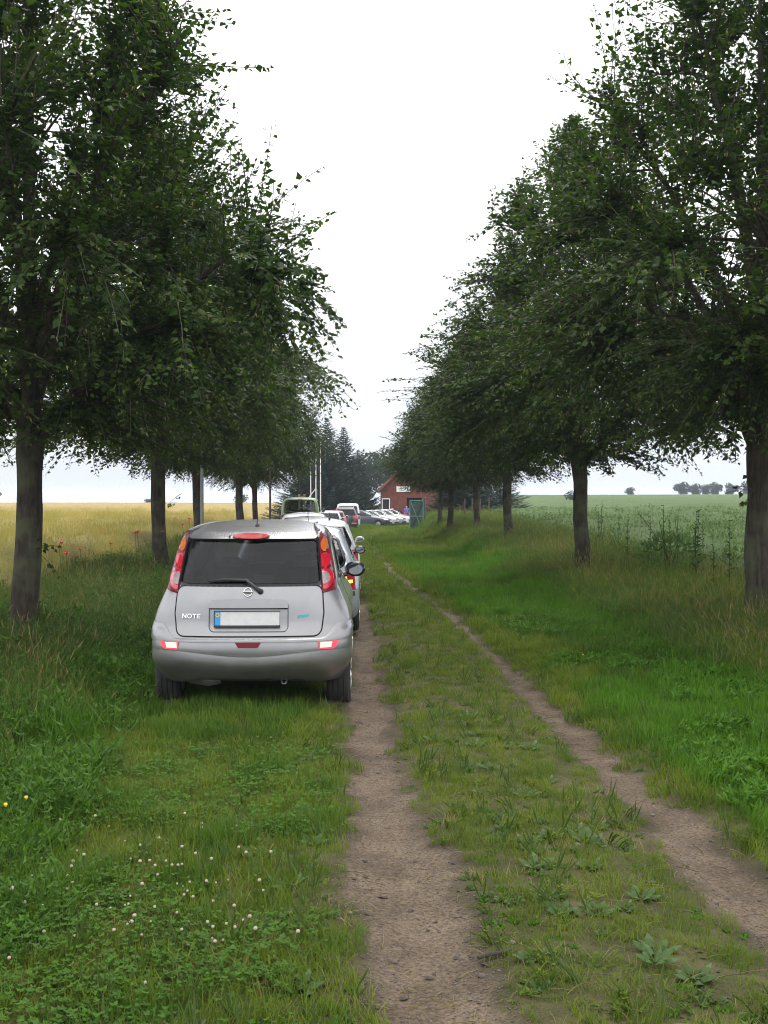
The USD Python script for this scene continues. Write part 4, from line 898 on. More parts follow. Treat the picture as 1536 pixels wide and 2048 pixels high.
tB = lime_tree('large lime tree at the right edge beside the tall weeds', gl(4.78, 14.4), 23, H=10.3, R=3.5, r0=.165, twigs=3300, per=24, leaf=.076, lean=(.01, 0), nbough=12, gap=.34, yaw=200)
tC = lime_tree('lime tree with a leaning trunk, second from the right edge', gl(4.10, 23.5), 37, H=9.3, R=3.7, r0=.152, twigs=3300, per=24, leaf=.085, lean=(-.028, 0), shoots=170, gap=.36, zb=2.05)
RIGHTS = [('third trunk along the right bank, its base in tan dry grass', 4.2, 38.5, 40, .98), ('fourth trunk along the right bank, slim and dark', 4.05, 50.0, 130, .92), ('fifth along the right bank, in front of the conifers', 3.1, 54.5, 222, .92), ('last on the right bank, just right of the gate', 3.15, 65.0, 310, .88)]
for i, (d, X, Y, yw, sc) in enumerate(RIGHTS):
    dup([tC, tA, tC, tA][i], 'avenue lime tree, ' + d, gl(X, Y), yw, sc * (.93 if i in (1, 3) else 1.0))
LEFTS = [('second of the left row, between the barley and the nearest car', -5.25, 27.0, 90, 1.12), ('third of the left row, behind the grey metal pole', -6.3, 39.5, 215, 1.08), ('fourth of the left row, left of the forked one', -6.45, 52.0, 15, 1.15), ('fifth of the left row, behind the roof aerial', -6.9, 62.0, 160, .95)]
for i, (d, X, Y, yw, sc) in enumerate(LEFTS):
    dup([tC, tA, tC, tA][i], 'avenue lime tree, ' + d, gl(X, Y), yw, sc)
# leafy sprouts on trunks
def sprout(label, X, Y, Z, seed, n=14, spread=.30, dx=.0):
    rng = np.random.default_rng(seed)
    o = thing('trunk_sprout', label, 'sprout', (X, Y, Z), 0, 'leafy sprouts on the trunks')
    st = np.zeros((4, 3)); e = np.column_stack([rng.uniform(.15, 1, 4) * spread * dx, rng.uniform(-.12, .05, 4), rng.uniform(-.3, .35, 4)])
    pa = bez(st, e * .5 + [0, 0, .05], e, np.linspace(0, 1, 6))
    obj('stem', tubes(pa, np.full((4, 6), .004), 3), 'bark', o)
    k = rng.integers(0, 4, n); u = rng.uniform(.3, 1, n)[:, None]
    b = e[k] * u + rng.normal(0, .015, (n, 3)); ax = unit(np.array([dx * .6, -.3, -.5]) + rng.normal(0, .4, (n, 3))); sd = unit(np.cross(ax, rng.normal(0, 1, (n, 3))))
    s_ = rng.uniform(.05, .085, n)
    obj('leaf_cluster', leaves(b, ax, sd, s_, s_ * .8, rng), 'lime_leaf', o, kind='stuff')
sprout('leafy sprout low on the right side of the large left trunk', -4.04, 13.3, 1.10, 1, 16, .3, 1)
sprout('leafy sprout on the left side of the large left trunk at the frame edge', -4.42, 13.3, 1.75, 2, 12, .45, -1)
sprout('leafy sprout on the left side of the large right trunk, above the field horizon', 4.60, 14.3, 1.80, 3, 10, .45, -1)
sprout('leafy sprout on the right side of the second left trunk', -5.07, 26.9, 1.50, 4, 12, .35, 1)

# ------------------------------------------------------------------ conifers
def spruce(label, loc, seed, H=9.0, R=2.4, z0=.5, layers=44, name='spruce_tree', group='dark conifers behind the parked cars'):
    rng = np.random.default_rng(seed)
    o = thing(name, label, 'tree', loc, 0, group)
    obj('trunk', tube([(0, 0, -.2), (0, 0, H * .4), (0, 0, H * .8), (0, 0, H)], [.16, .11, .05, .012], 8), 'bark', o, smooth=True)
    B, A, Sd, L, W = [], [], [], [], []
    br = []
    for i in range(layers):
        f_ = i / (layers - 1); z = z0 + (H - z0 - .15) * f_
        rr = R * (1 - f_) ** .85 * rng.uniform(.85, 1.1) + .10
        nb = int(5 + 8 * (1 - f_))
        for az in rng.uniform(0, 2 * np.pi) + np.arange(nb) * 2 * np.pi / nb + rng.uniform(-.25, .25, nb):
            ln = rr * rng.uniform(.72, 1.15); m = max(3, int(ln / .11))
            u = np.linspace(.1, 1, m)
            dz = (.30 * (f_ - .15)) * u * ln - .30 * (1 - f_) * ln * u * (1 - u) * 2 + .10 * ln * u ** 3
            p = np.stack([np.cos(az) * u * ln, np.sin(az) * u * ln, z + dz], -1)
            br.append(tube(np.vstack([[0, 0, z], p[[m // 2, -1]]]), [.022 * (1 - f_) + .006, .012, .005], 3, False))
            for sd_ in (-1, 1, 0):
                a2 = az + sd_ * 1.0; k = len(p)
                B.append(p); A.append(unit(np.stack([np.cos(a2 + rng.normal(0, .2, k)), np.sin(a2 + rng.normal(0, .2, k)), rng.normal(-.30, .30, k)], -1)))
                L.append(rng.uniform(.22, .42, k) * (1.15 - .45 * u) * (.7 + .5 * (1 - f_)))
    B = np.vstack(B); A = np.vstack(A); L = np.concatenate(L)
    Sd = unit(np.cross(A, unit(np.array([0, 0, 1.0]) + rng.normal(0, .6, A.shape))))
    obj('branches', cat(br), 'bark', o, kind='stuff')
    obj('needles', leaves(B, A, Sd, L, L * .46, rng, .35), 'spruce_needle', o, kind='stuff')
    return o
sA = spruce('tallest dark blue green spruce, behind the tallest flag pole', gl(-5.5, 111), 5, H=10.2, R=3.9)
sB = spruce('tall spruce just right of and beyond the tallest one', gl(-4.0, 114), 6, H=9.5, R=3.4)
SP = 'dark conifers behind the parked cars'
dup(sA, 'narrow spruce to the left of the tallest one, behind the two shorter flag poles', gl(-6.6, 116), 80, .86)
dup(sB, 'lower spruce whose branches reach left over the barley field', gl(-7.7, 108), 200, (1.1, 1.1, .60))
dup(sA, 'spruce with a thin tip, rightmost of the group beside the brick house', gl(-2.7, 121), 150, .74)
dup(sB, 'short spruce in front of the brick house corner, above the white van', gl(-3.2, 117), 20, .66)
dup(sA, 'spreading dark spruce behind the green gate', gl(5.6, 96), 260, (.62, .62, .52))
dup(sB, 'low dark spruce on the far bank between the fourth and fifth trunks', gl(7.0, 96), 100, (1.3, 1.3, .55))
dup(sA, 'broad dark spruce at the far left end of the green field', gl(10.2, 104), 33, (1.1, 1.1, .50))

# ------------------------------------------------------------------ wood and hedge trees in the distance
def round_tree(label, loc, seed, H, R, n=2600, leaf=.34, name='broadleaf_tree', group=None, material='forest_leaf'):
    rng = np.random.default_rng(seed)
    o = thing(name, label, 'tree', loc, 0, group)
    ms = [tube([(0, 0, -.2), (0, 0, H * .35), (.1, 0, H * .7)], [.03 * H, .022 * H, .008 * H], 8)]
    for a in np.arange(5) * 1.26: ms.append(tube([(0, 0, H * .28), (R * .35 * math.cos(a), R * .35 * math.sin(a), H * .55), (R * .6 * math.cos(a), R * .6 * math.sin(a), H * .72)], [.015 * H, .01 * H, .004 * H], 5))
    obj('trunk', cat(ms), 'bark', o)
    cen = np.column_stack([rng.normal(0, R * .42, (14, 2)), rng.uniform(.35, .84, 14) * H]); rr = rng.uniform(.32, .55, 14) * R
    k = rng.integers(0, 14, n); dv = unit(rng.normal(0, 1, (n, 3)))
    P = cen[k] + dv * (rr[k] * rng.uniform(.55, 1.05, n))[:, None] * [1, 1, .85]
    ax = unit(dv + rng.normal(0, .6, (n, 3)) + [0, 0, -.4]); sd = unit(np.cross(ax, rng.normal(0, 1, (n, 3))))
    s_ = leaf * rng.uniform(.6, 1.3, n)
    obj('crown', leaves(P, ax, sd, s_, s_ * .9, rng), material, o, kind='stuff')
    return o
w0 = round_tree('hazy broadleaf tree of the far wood, just left of the brick house roof', gl(-2.4, 165), 71, 9.2, 3.6, group='trees of the far wood')
for i, (X, Y, s_, d) in enumerate([(.6, 172, 1.12, 'behind the brick house roof'), (-6.3, 178, 1.0, 'glimpsed between the spruces'), (4.6, 168, 1.0, 'hidden by the right avenue crowns'), (-10.5, 185, .9, 'left of the spruce group'), (9.0, 176, 1.1, 'dark, above the conifers behind the gate'), (14.0, 172, 1.0, 'at the left end of the green field horizon'), (31.5, 190, .62, 'low, under the drooping branch of the second right tree')]):
    dup(w0, 'hazy tree of the far wood, ' + d, gl(X, Y, -.3 if X < 12 else -2.6), i * 70, s_ if X < 12 else s_ * .8)
h0 = round_tree('far hedge tree on the right skyline, leftmost of the pale row', (104.0, 402, G(104, 402) - .6), 83, 5.2, 2.6, n=1500, leaf=.45, name='skyline_tree', group='small trees on the right skyline')
for i, (X, s_, d) in enumerate([(108.5, .92, 'second of the pale row'), (112.5, .88, 'third of the pale row'), (116.0, 1.0, 'fourth of the pale row'), (121.5, .95, 'fifth of the pale row'), (127.5, 1.08, 'broadest of the pale row'), (131.0, .98, 'right end of the pale row'), (145.5, 1.05, 'standing alone left of the large right trunk'), (149, 1.0, 'half hidden by the large right trunk'), (86.0, .7, 'low, left of the pale row')]):
    dup(h0, 'far hedge tree on the right skyline, ' + d, (X, 402, G(X, 402) - .8), i * 50, s_)
b0_ = round_tree('tiny far bush on the left skyline, beside the fourth left trunk', (-40.0, 322, G(-40, 322) - .2), 91, 3.0, 2.2, n=500, leaf=.4, name='skyline_bush', group='bushes on the left skyline')
dup(b0_, 'tiny far bush on the left skyline, left of the second left trunk', (-66.0, 322, G(-66, 322) - .2), 40, .6)

# ------------------------------------------------------------------ brick house
HX, HY = 2.75, 112.0; hz = G(0, 100)
house = thing('brick_house', 'red brick gabled house at the lane end, dark doorway under a sign', 'house', (HX, HY, hz), 0)
Hw, Hd, He, Hr = 3.1, 9.0, 3.25, 6.4
wall = Polygon([(-Hw, 0), (Hw, 0), (Hw, He), (0, Hr), (-Hw, He)])
door_o = sbox(-.55, 0, .95, 2.45); win_o = sbox(-2.95, 0.0, -2.2, 2.35)
front_w = prism(wall.difference(door_o).difference(win_o), 'y', 0, .3)
sidew = [bx(sg * (Hw - .15), Hd / 2 + .15, He / 2, .3, Hd - .3, He) for sg in (1, -1)]
back = prism(wall, 'y', Hd, Hd + .3)
wl = obj('wall', cat([front_w, back] + sidew), 'mortar', house)
# single bricks of the gable: the courses that can be told apart
rb = np.random.default_rng(4)
shape_ = wall.difference(door_o.buffer(.01)).difference(win_o.buffer(.01)).buffer(-.02)
bricks = []
for iz, z in enumerate(np.arange(.06, Hr, .10)):
    for x in np.arange(-Hw + (iz % 2) * .13, Hw, .26):
        if shape_.contains(sbox(x, z, x + .24, z + .08)): bricks.append(bx(x + .12, -.006 - rb.uniform(0, .004), z + .04, .24, .03, .08))
obj('brickwork', cat(bricks), 'brick', wl, kind='stuff')
rf = []
for sg in (1, -1):
    ang = math.atan2(Hr - He, Hw); ln = math.hypot(Hr - He, Hw) + .45
    v, f = bx(0, 0, 0, ln, Hd + 1.1, .10)
    Ry = trimesh.transformations.rotation_matrix(sg * ang, [0, 1, 0])[:3, :3]
    rf.append((v @ Ry.T + [sg * (Hw + .22) / 2, Hd / 2, (He + Hr) / 2 + .02], f))
rfo = obj('roof', cat(rf), 'roof_tile', house)
tl = []
for sg in (1, -1):
    Ry = trimesh.transformations.rotation_matrix(sg * ang, [0, 1, 0])[:3, :3]
    for a in np.arange(-ln / 2, ln / 2, .32):
        v, f = bx(a, 0, .075, .30, Hd + 1.06, .035)
        tl.append((v @ Ry.T + [sg * (Hw + .22) / 2, Hd / 2, (He + Hr) / 2 + .02], f))
obj('tile_courses', cat(tl), 'roof_tile', rfo, kind='stuff')
vg = []
for sg in (1, -1):
    v, f = bx(0, 0, 0, ln, .06, .22); Ry = trimesh.transformations.rotation_matrix(sg * ang, [0, 1, 0])[:3, :3]
    vg.append((v @ Ry.T + [sg * (Hw + .22) / 2, -.60, (He + Hr) / 2 - .02], f))
obj('verge_board', cat(vg), 'roof_wood', house)
dr_ = obj('doorway', bx(.2, .9, 1.2, 1.6, .05, 2.5), 'dark_interior', house)
obj('door_frame', cat([bx(-.59, .1, 1.22, .08, .24, 2.45), bx(.99, .1, 1.22, .08, .24, 2.45)]), 'roof_wood', dr_)
wn = obj('window', cat([bx(-2.92, .05, 1.2, .07, .12, 2.4), bx(-2.22, .05, 1.2, .09, .12, 2.4), bx(-2.57, .05, 2.37, .62, .12, .09)]), 'white_frame', house)
obj('pane', bx(-2.57, .10, 1.15, .62, .02, 2.3), 'black_gloss', wn)
sign = thing('house_sign', 'white sign with two lines of dark lettering above the doorway', 'sign', (HX - .87, HY - .08, hz + 3.02), 0)
obj('sign_board', bx(0, 0, .28, 1.35, .06, .56, bev=.015), 'sign_white', sign)
def glyphs(n, x0, z0, w, h, seed):
    r = np.random.default_rng(seed); out = []
    for i in range(n):
        x = x0 + i * w * 1.25
        for s_ in range(3): out.append(bx(x + r.uniform(0, w * .8), -.034, z0 + r.uniform(.2, .8) * h, *( (w * .22, .012, h * r.uniform(.5, .9)) if r.uniform() < .6 else (w * .7, .012, h * .2))))
    return cat(out)
obj('lettering', glyphs(9, -.50, .30, .068, .13, 1), 'sign_ink', sign)
obj('lettering', glyphs(5, -.26, .11, .068, .12, 2), 'sign_ink', sign)
obj('emblem', cat([bx(.42, -.034, .33, .10, .012, .22), bx(.46, -.034, .18, .20, .012, .08)]), 'sign_ink', sign)

# ------------------------------------------------------------------ green gate leaf: boards on a frame with crossed braces
gX, gY = 2.28, 80.0
gate = thing('gate_leaf', 'dark green boarded gate leaf with crossed braces standing open at the lane end', 'gate', (gX, gY, G(gX, gY) - .05), -24)
gw, gh = 1.0, 2.15
for k in range(8): obj('board', bx((k + .5) * gw / 8 - gw / 2, 0, gh / 2 + .06, gw / 8 - .008, .022 + .004 * (k % 3), gh - .1), 'gate_green', gate)
obj('top_rail', bx(0, -.03, gh + .02, gw + .06, .07, .07), 'gate_rail_green', gate)
obj('middle_rail', bx(0, -.035, gh * .5, gw, .045, .07), 'gate_rail_green', gate)
obj('bottom_rail', bx(0, -.03, .08, gw, .05, .07), 'gate_rail_green', gate)
for sg in (1, -1):
    obj('stile', bx(sg * gw / 2, -.02, gh / 2 + .03, .07, .07, gh + .03), 'gate_rail_green', gate)
    for hv in (0, 1):
        a_, b_ = np.array([sg * (gw / 2 - .05), -.04, gh * (.5 * hv) + (.12 if not hv else .04)]), np.array([-sg * (gw / 2 - .05) * (0 if True else 1), -.04, gh * .5])
        a2 = np.array([sg * (gw / 2 - .06), -.045 - .006 * sg, .12 if hv == 0 else gh - .06])
        obj('brace', tube([a2, [0, -.045 - .006 * sg, gh * .5 + (.0)]], [.045, .045], 4), 'gate_rail_green' if (sg > 0) == (hv == 0) else 'gate_green', gate)
gp = thing('gate_post', 'square dark green post that carries the open gate leaf', 'post', (gX + .55, gY - .22, G(gX, gY) - .1), -24)
obj('post', bx(0, 0, 1.2, .12, .12, 2.4, bev=.01), 'gate_green', gp); obj('cap', bx(0, 0, 2.43, .15, .15, .05, bev=.01), 'gate_rail_green', gp)
gk = thing('gate_post', 'left gate post, thin and dark, at the end of the queue of cars', 'post', (-4.9, 84.0, G(-4.9, 84.0) - .1), 0)
obj('post', bx(0, 0, 1.2, .12, .12, 2.4, bev=.01), 'gate_green', gk); obj('cap', bx(0, 0, 2.43, .15, .15, .05, bev=.01), 'gate_rail_green', gk)

# ------------------------------------------------------------------ poles and posts
def pole(name, label, cat_, X, Y, h, r, m, group=None, knob=True):
    o = thing(name, label, cat_, (X, Y, G(X, Y) - .1), 0, group)
    obj('shaft', tube([(0, 0, 0), (0, 0, h * .5), (0, 0, h)], [r, r * .9, r * .7], 12), m, o, smooth=40)
    if knob: obj('finial', (lambda s_: (np.array(s_.vertices) * r * 1.3 + [0, 0, h], np.array(s_.faces)))(trimesh.creation.icosphere(2)), m, o, smooth=True)
    obj('collar', tube([(0, 0, 0.05), (0, 0, .2), (0, 0, .35)], [r * 1.6, r * 1.6, r * 1.3], 12), m, o)
    return o
FP = 'flag poles behind the green van'
pole('flag_pole', 'tallest bare white flag pole, rightmost of the three by the spruces', 'flag pole', -4.25, 77, 6.6, .042, 'pole_white', FP)
pole('flag_pole', 'middle bare flag pole of the three by the spruces', 'flag pole', -4.50, 76, 5.15, .038, 'pole_white', FP)
pole('flag_pole', 'shortest bare flag pole, leftmost of the three by the spruces', 'flag pole', -4.78, 75, 4.45, .038, 'pole_white', FP)
st = thing('slanted_stay', 'pale slanted strut leaning against the flag poles', 'strut', (-4.7, 75.5, G(-4.7, 75.5)), 0)
obj('strut', tube([(-.62, 0, 1.2), (-.1, 0, 1.95), (.22, 0, 2.35)], [.035, .035, .035], 8), 'pole_white', st)
pole('metal_pole', 'grey galvanised pole in front of the third left trunk', 'pole', -5.95, 37.6, 5.2, .06, 'galvanised')
pole('dark_post', 'thin dark post standing alone before the barley field', 'post', -4.95, 50.0, 4.3, .05, 'post_wood', knob=False)
fr = thing('timber_frame', 'small brown timber frame of posts and a rail by the flag poles', 'frame', (-5.0, 70.0, G(-5.0, 70.0)), 10)
for x in (-.16, .16): obj('post', bx(x, 0, .98, .12, .12, 1.96, bev=.01), 'timber', fr)
obj('rail', bx(0, -.09, 1.78, .44, .06, .12), 'timber', fr)
# fence posts along the bank at the edge of the green field
for i, (X, Y, d) in enumerate([(4.9, 70, 'nearest to the last right trunk'), (5.6, 73, 'second of the row'), (6.4, 76.5, 'third of the row'), (7.3, 80, 'fourth of the row')]):
    o = thing('fence_post', 'grey wooden fence post behind the right trunks, ' + d, 'fence post', (X, Y, G(X, Y) - .1), i * 20, 'fence posts on the right bank')
    obj('post', tube([(0, 0, 0), (0, 0, .7), (.02, 0, 1.35)], [.055, .05, .045], 8), 'post_wood', o)

# ------------------------------------------------------------------ the person by the doorway
def capsule_chain(joints, bones, refine=.03):
    Mf = manifold3d.Manifold
    out = None
    for a, b in bones:
        (pa, ra), (pb, rb_) = joints[a], joints[b]
        h = Mf.batch_hull([Mf.sphere(ra, 14).translate([*map(float, pa)]), Mf.sphere(rb_, 14).translate([*map(float, pb)])])
        out = h if out is None else out + h
    m = out.refine_to_length(refine).to_mesh()
    t = trimesh.Trimesh(np.array(m.vert_properties[:, :3]), np.array(m.tri_verts))
    trimesh.smoothing.filter_taubin(t, iterations=8)
    return tm(t)
pX, pY = 2.15, 110.0
man = thing('person', 'person in a blue shirt standing behind the parked cars by the dark doorway', 'person', (pX, pY, G(pX, pY)), 200)
J = dict(pel=((0, 0, .95), .14), hipl=((-.09, 0, .92), .105), hipr=((.09, 0, .92), .105), kl=((-.10, .02, .50), .06), kr=((.10, .0, .50), .06), al=((-.10, 0, .08), .042), ar=((.11, -.02, .08), .042), tl=((-.11, .15, .04), .035), tr=((.12, .13, .04), .035),
         ch=((0, 0, 1.28), .155), sl=((-.19, 0, 1.40), .062), sr=((.19, 0, 1.40), .062), el=((-.25, -.02, 1.12), .045), er=((.25, -.02, 1.12), .045), wl=((-.24, .08, .88), .032), wr=((.22, .10, .90), .032), nk=((0, 0, 1.47), .055), hd=((0, .01, 1.60), .085), hj=((0, .04, 1.55), .07), hl=((-.23, .11, .80), .04), hr=((.21, .14, .82), .04))
bd_ = obj('body', capsule_chain(J, [('pel', 'hipl'), ('pel', 'hipr'), ('hipl', 'kl'), ('hipr', 'kr'), ('kl', 'al'), ('kr', 'ar'), ('al', 'tl'), ('ar', 'tr'), ('pel', 'ch'), ('ch', 'sl'), ('ch', 'sr'), ('sl', 'el'), ('sr', 'er'), ('el', 'wl'), ('er', 'wr'), ('wl', 'hl'), ('wr', 'hr'), ('ch', 'nk'), ('nk', 'hd'), ('hd', 'hj')]), 'skin', man, smooth=True)
g2 = {k: (p, r + .014) for k, (p, r) in J.items()}
obj('shirt', capsule_chain(g2, [('pel', 'ch'), ('ch', 'sl'), ('ch', 'sr'), ('sl', 'el'), ('sr', 'er')]), 'shirt_blue', man, smooth=True)
g3 = {k: (p, r + .018) for k, (p, r) in J.items()}
obj('trousers', capsule_chain(g3, [('pel', 'hipl'), ('pel', 'hipr'), ('hipl', 'kl'), ('hipr', 'kr'), ('kl', 'al'), ('kr', 'ar')]), 'trousers', man, smooth=True)
obj('hair', capsule_chain({'a': ((0, -.02, 1.645), .075), 'b': ((0, -.035, 1.60), .075)}, [('a', 'b')]), 'hair_brown', man, smooth=True)

# ------------------------------------------------------------------ the damp air
usdkit.material(stage, '/World/Looks/air', {'v': ('principled_volume', {'color': (0.80, 0.87, 0.97), 'density': HAZE, 'anisotropy': 0.3})}, [], volume='v.volume')
obj('haze', bx(0, 0, -15.5, 6000, 6000, 59), 'air', kind='stuff', label='pale damp air that greys the distant trees', category='haze')
# ------------------------------------------------------------------ grass and plants: tufts spread as point instances
def blades(n, spread, h0, h1, w, lean, seed, head=0.0, segs=3, droop=.35):
    """a tuft of bent blades; head > 0 adds a seed head to that share of them"""
    rng = np.random.default_rng(seed)
    r = spread * np.sqrt(rng.uniform(0, 1, n)); a = rng.uniform(0, 2 * np.pi, n)
    b = np.column_stack([r * np.cos(a), r * np.sin(a), np.full(n, -.02)])
    h = rng.uniform(h0, h1, n); az = rng.uniform(0, 2 * np.pi, n); le = rng.uniform(.1, 1, n) * lean
    d = np.column_stack([np.cos(az), np.sin(az), np.zeros(n)]); sd = np.column_stack([-np.sin(az), np.cos(az), np.zeros(n)])
    V, F = [], []
    k = segs + 1
    for j in range(k):
        u = j / segs
        c = b + d * (le * h * u ** 1.7)[:, None] + np.column_stack([np.zeros((n, 2)), h * (u - droop * u ** 2.5 * le)])
        ww = w * (1 - u ** 1.6) * rng.uniform(.8, 1.2, n)
        if j < segs: V += [c - sd * (ww / 2)[:, None], c + sd * (ww / 2)[:, None]]
        else: V += [c]
    V = np.stack(V, 1); m = V.shape[1]
    i = np.arange(n)[:, None] * m
    f = []
    for j in range(segs - 1): f += [i + [2 * j, 2 * j + 1, 2 * j + 3], i + [2 * j, 2 * j + 3, 2 * j + 2]]
    f += [i + [2 * segs - 2, 2 * segs - 1, 2 * segs]]
    out = [(V.reshape(-1, 3), np.vstack(f))]
    if head > 0:
        s_ = rng.uniform(0, 1, n) < head
        tip = V[s_, -1]; dd = unit(d[s_] * le[s_, None] * .8 + [0, 0, .8]); q_ = len(tip)
        for sdv in (sd[s_], unit(np.cross(dd, sd[s_]))):
            L = rng.uniform(.06, .13, q_)[:, None]
            vv = np.stack([tip - dd * L * .5, tip + sdv * .0045, tip + dd * L * .6, tip - sdv * .0045], 1)
            ii = np.arange(q_)[:, None] * 4
            out.append((vv.reshape(-1, 3), np.vstack([ii + [0, 1, 2], ii + [0, 2, 3]])))
    return cat(out)
def herb(seed, n=10, h=.18, L=.07, wr=.55, spread=.10, stems=3):
    """leafy ground plant: leaves set round a few stems"""
    rng = np.random.default_rng(seed)
    e = np.column_stack([rng.normal(0, spread, (stems, 2)), rng.uniform(.5, 1, stems) * h])
    pa = bez(np.column_stack([e[:, :2] * .2, np.full(stems, -.02)]), e * [.4, .4, .6], e, np.linspace(0, 1, 4))
    out = [tubes(pa, np.full((stems, 4), .0025), 3)]
    k = rng.integers(0, stems, n); u = rng.uniform(.15, 1, n)[:, None]
    b = e[k] * u; a = rng.uniform(0, 2 * np.pi, n)
    ax = unit(np.column_stack([np.cos(a), np.sin(a), rng.uniform(-.2, .6, n)])); sd = unit(np.cross(ax, [0, 0, 1.0] + rng.normal(0, .2, (n, 3))))
    s_ = L * rng.uniform(.6, 1.3, n)
    out.append(leaves(b, ax, sd, s_, s_ * wr, rng, .4))
    return cat(out)
def rosette(seed, n=8, L=.11, flat=.35):
    rng = np.random.default_rng(seed); a = np.arange(n) * 2.4 + rng.uniform(-.3, .3, n)
    ax = unit(np.column_stack([np.cos(a), np.sin(a), rng.uniform(.05, flat, n)])); sd = unit(np.cross(ax, [0, 0, 1.0] + rng.normal(0, .12, (n, 3))))
    s_ = L * rng.uniform(.6, 1.15, n); st = s_ * .35
    b = ax * st[:, None]
    # broad oval blades of six triangles on short stalks
    V, F = [], []
    nr = np.cross(ax, sd)
    for i in range(n):
        l, w = s_[i], s_[i] * .58
        p = [b[i], b[i] + ax[i] * l * .3 + sd[i] * w * .45 + nr[i] * .006, b[i] + ax[i] * l * .65 + sd[i] * w * .42 - nr[i] * .002, b[i] + ax[i] * l - nr[i] * l * .16, b[i] + ax[i] * l * .65 - sd[i] * w * .42 - nr[i] * .002, b[i] + ax[i] * l * .3 - sd[i] * w * .45 + nr[i] * .006, b[i] + ax[i] * l * .5 - nr[i] * .012]
        o_ = len(V); V += p; F += [[o_ + j, o_ + (j + 1) % 6, o_ + 6] for j in range(6)]
    out = [(np.array(V), np.array(F)), tubes(np.stack([np.zeros_like(b) - [0, 0, .01], b * .5, b], 1), np.full((n, 3), .003), 3)]
    return cat(out)
def clover_patch(seed, n=26, spread=.12, h=.07):
    rng = np.random.default_rng(seed); V, A, S = [], [], []
    c = np.column_stack([rng.normal(0, spread * .6, (n, 2)), rng.uniform(.4, 1, n) * h])
    B = np.repeat(c, 3, 0); a = np.tile(np.arange(3) * 2.094, n) + np.repeat(rng.uniform(0, 6.28, n), 3)
    ax = unit(np.column_stack([np.cos(a), np.sin(a), rng.uniform(-.05, .4, 3 * n)])); sd = unit(np.cross(ax, [0, 0, 1.0] + rng.normal(0, .15, (3 * n, 3))))
    s_ = np.repeat(rng.uniform(.014, .022, n), 3)
    return leaves(B, ax, sd, s_, s_ * .95, rng, .1)
def cluster(m, n, spread, seed):
    rng = np.random.default_rng(seed); out = []
    for i in range(n):
        r = spread * math.sqrt((i + rng.uniform(0, 1)) / n); a = i * 2.39996 + rng.uniform(-.4, .4)
        out.append(xform(m, rng.uniform(0, 6.28), (r * math.cos(a), r * math.sin(a), 0), 0, rng.uniform(.8, 1.2)))
    return cat(out)
def tall_weed(seed, h=1.2, n=46):
    rng = np.random.default_rng(seed)
    st = tube([(0, 0, -.05), (.02, .01, h * .5), (.05 * rng.normal(), .05 * rng.normal(), h)], [.008, .006, .003], 4, False)
    z = rng.uniform(.08, 1, n) * h; a = rng.uniform(0, 6.28, n)
    ax = unit(np.column_stack([np.cos(a), np.sin(a), rng.uniform(.1, 1.2, n)])); sd = unit(np.cross(ax, rng.normal(0, 1, (n, 3))))
    s_ = .12 * (1.1 - .75 * z / h) * rng.uniform(.6, 1.2, n)
    return cat([st, leaves(np.column_stack([np.zeros((n, 2)), z]), ax, sd, s_, s_ * .42, rng)])
def crop_plant(seed):
    return cat([herb(seed, 16, .42, .10, .55, .10, 4), blades(6, .1, .3, .5, .008, .4, seed + 50)])
def scatter(name, protos, X, Y, scale, seed, label, category, dz=0.0, Z=None):
    """protos: list of (mesh, material). One instancer, each point turned and scaled on its own."""
    rng = np.random.default_rng(seed); n = len(X)
    pi = UsdGeom.PointInstancer.Define(stage, numbered('/World', name)); base = str(pi.GetPath())
    for i, (m, mt) in enumerate(protos):
        pp = usdkit.mesh(stage, f'{base}/plant_{i:03d}' if i else f'{base}/plant', m, M(mt))
        pi.GetPrototypesRel().AddTarget(pp.GetPath())
    z = (gz(X, Y) if Z is None else Z) + dz
    pi.CreatePositionsAttr(Vt.Vec3fArray.FromNumpy(np.stack([X, Y, z], 1).astype(np.float32)))
    a = rng.uniform(0, 2 * np.pi, n); tl = rng.normal(0, .06, (n, 2))
    Q = np.stack([np.cos(a / 2), tl[:, 0] * 1.0, tl[:, 1], np.sin(a / 2)], 1); Q /= np.linalg.norm(Q, axis=1, keepdims=True)
    pi.CreateOrientationsAttr(Vt.QuathArray([Gf.Quath(float(w), float(x), float(y), float(z_)) for w, x, y, z_ in Q]))
    s_ = np.asarray(scale) * rng.uniform(.75, 1.3, n)
    pi.CreateScalesAttr(Vt.Vec3fArray.FromNumpy(np.stack([s_, s_, s_ * rng.uniform(.8, 1.25, n)], 1).astype(np.float32)))
    pi.CreateProtoIndicesAttr(Vt.IntArray.FromNumpy(rng.integers(0, len(protos), n).astype(np.int32)))
    keys(pi.GetPrim(), kind='stuff', label=label, category=category)
    return pi
def spread_pts(seed, n, x0, x1, y0, y1, power=1.0):
    """random points in the view's wedge, thinning out with distance"""
    rng = np.random.default_rng(seed)
    Y = y0 * (y1 / y0) ** rng.uniform(0, 1, n) if power == 1 else y0 + (y1 - y0) * rng.uniform(0, 1, n) ** power
    X = rng.uniform(x0, x1, n)
    k = np.abs(X) < Y * .36 + 1.0
    return X[k], Y[k]
def noise2(X, Y, s, seed, off=0.0): return meshkit.fbm(np.stack([X * s + off, Y * s, np.zeros_like(X)], -1), 3, seed)
def free_of_cars(X, Y):
    """False under the wheels"""
    ok = np.ones(len(X), bool)
    for wx, wy in ((-1.78, 9.75), (-.31, 9.75)): ok &= (np.abs(X - wx) > .13) | (np.abs(Y - wy) > .24)
    return ok
def under_cars(X, Y): return (X > -1.95) & (X < -.15) & (Y > 9.4) & (Y < 30)

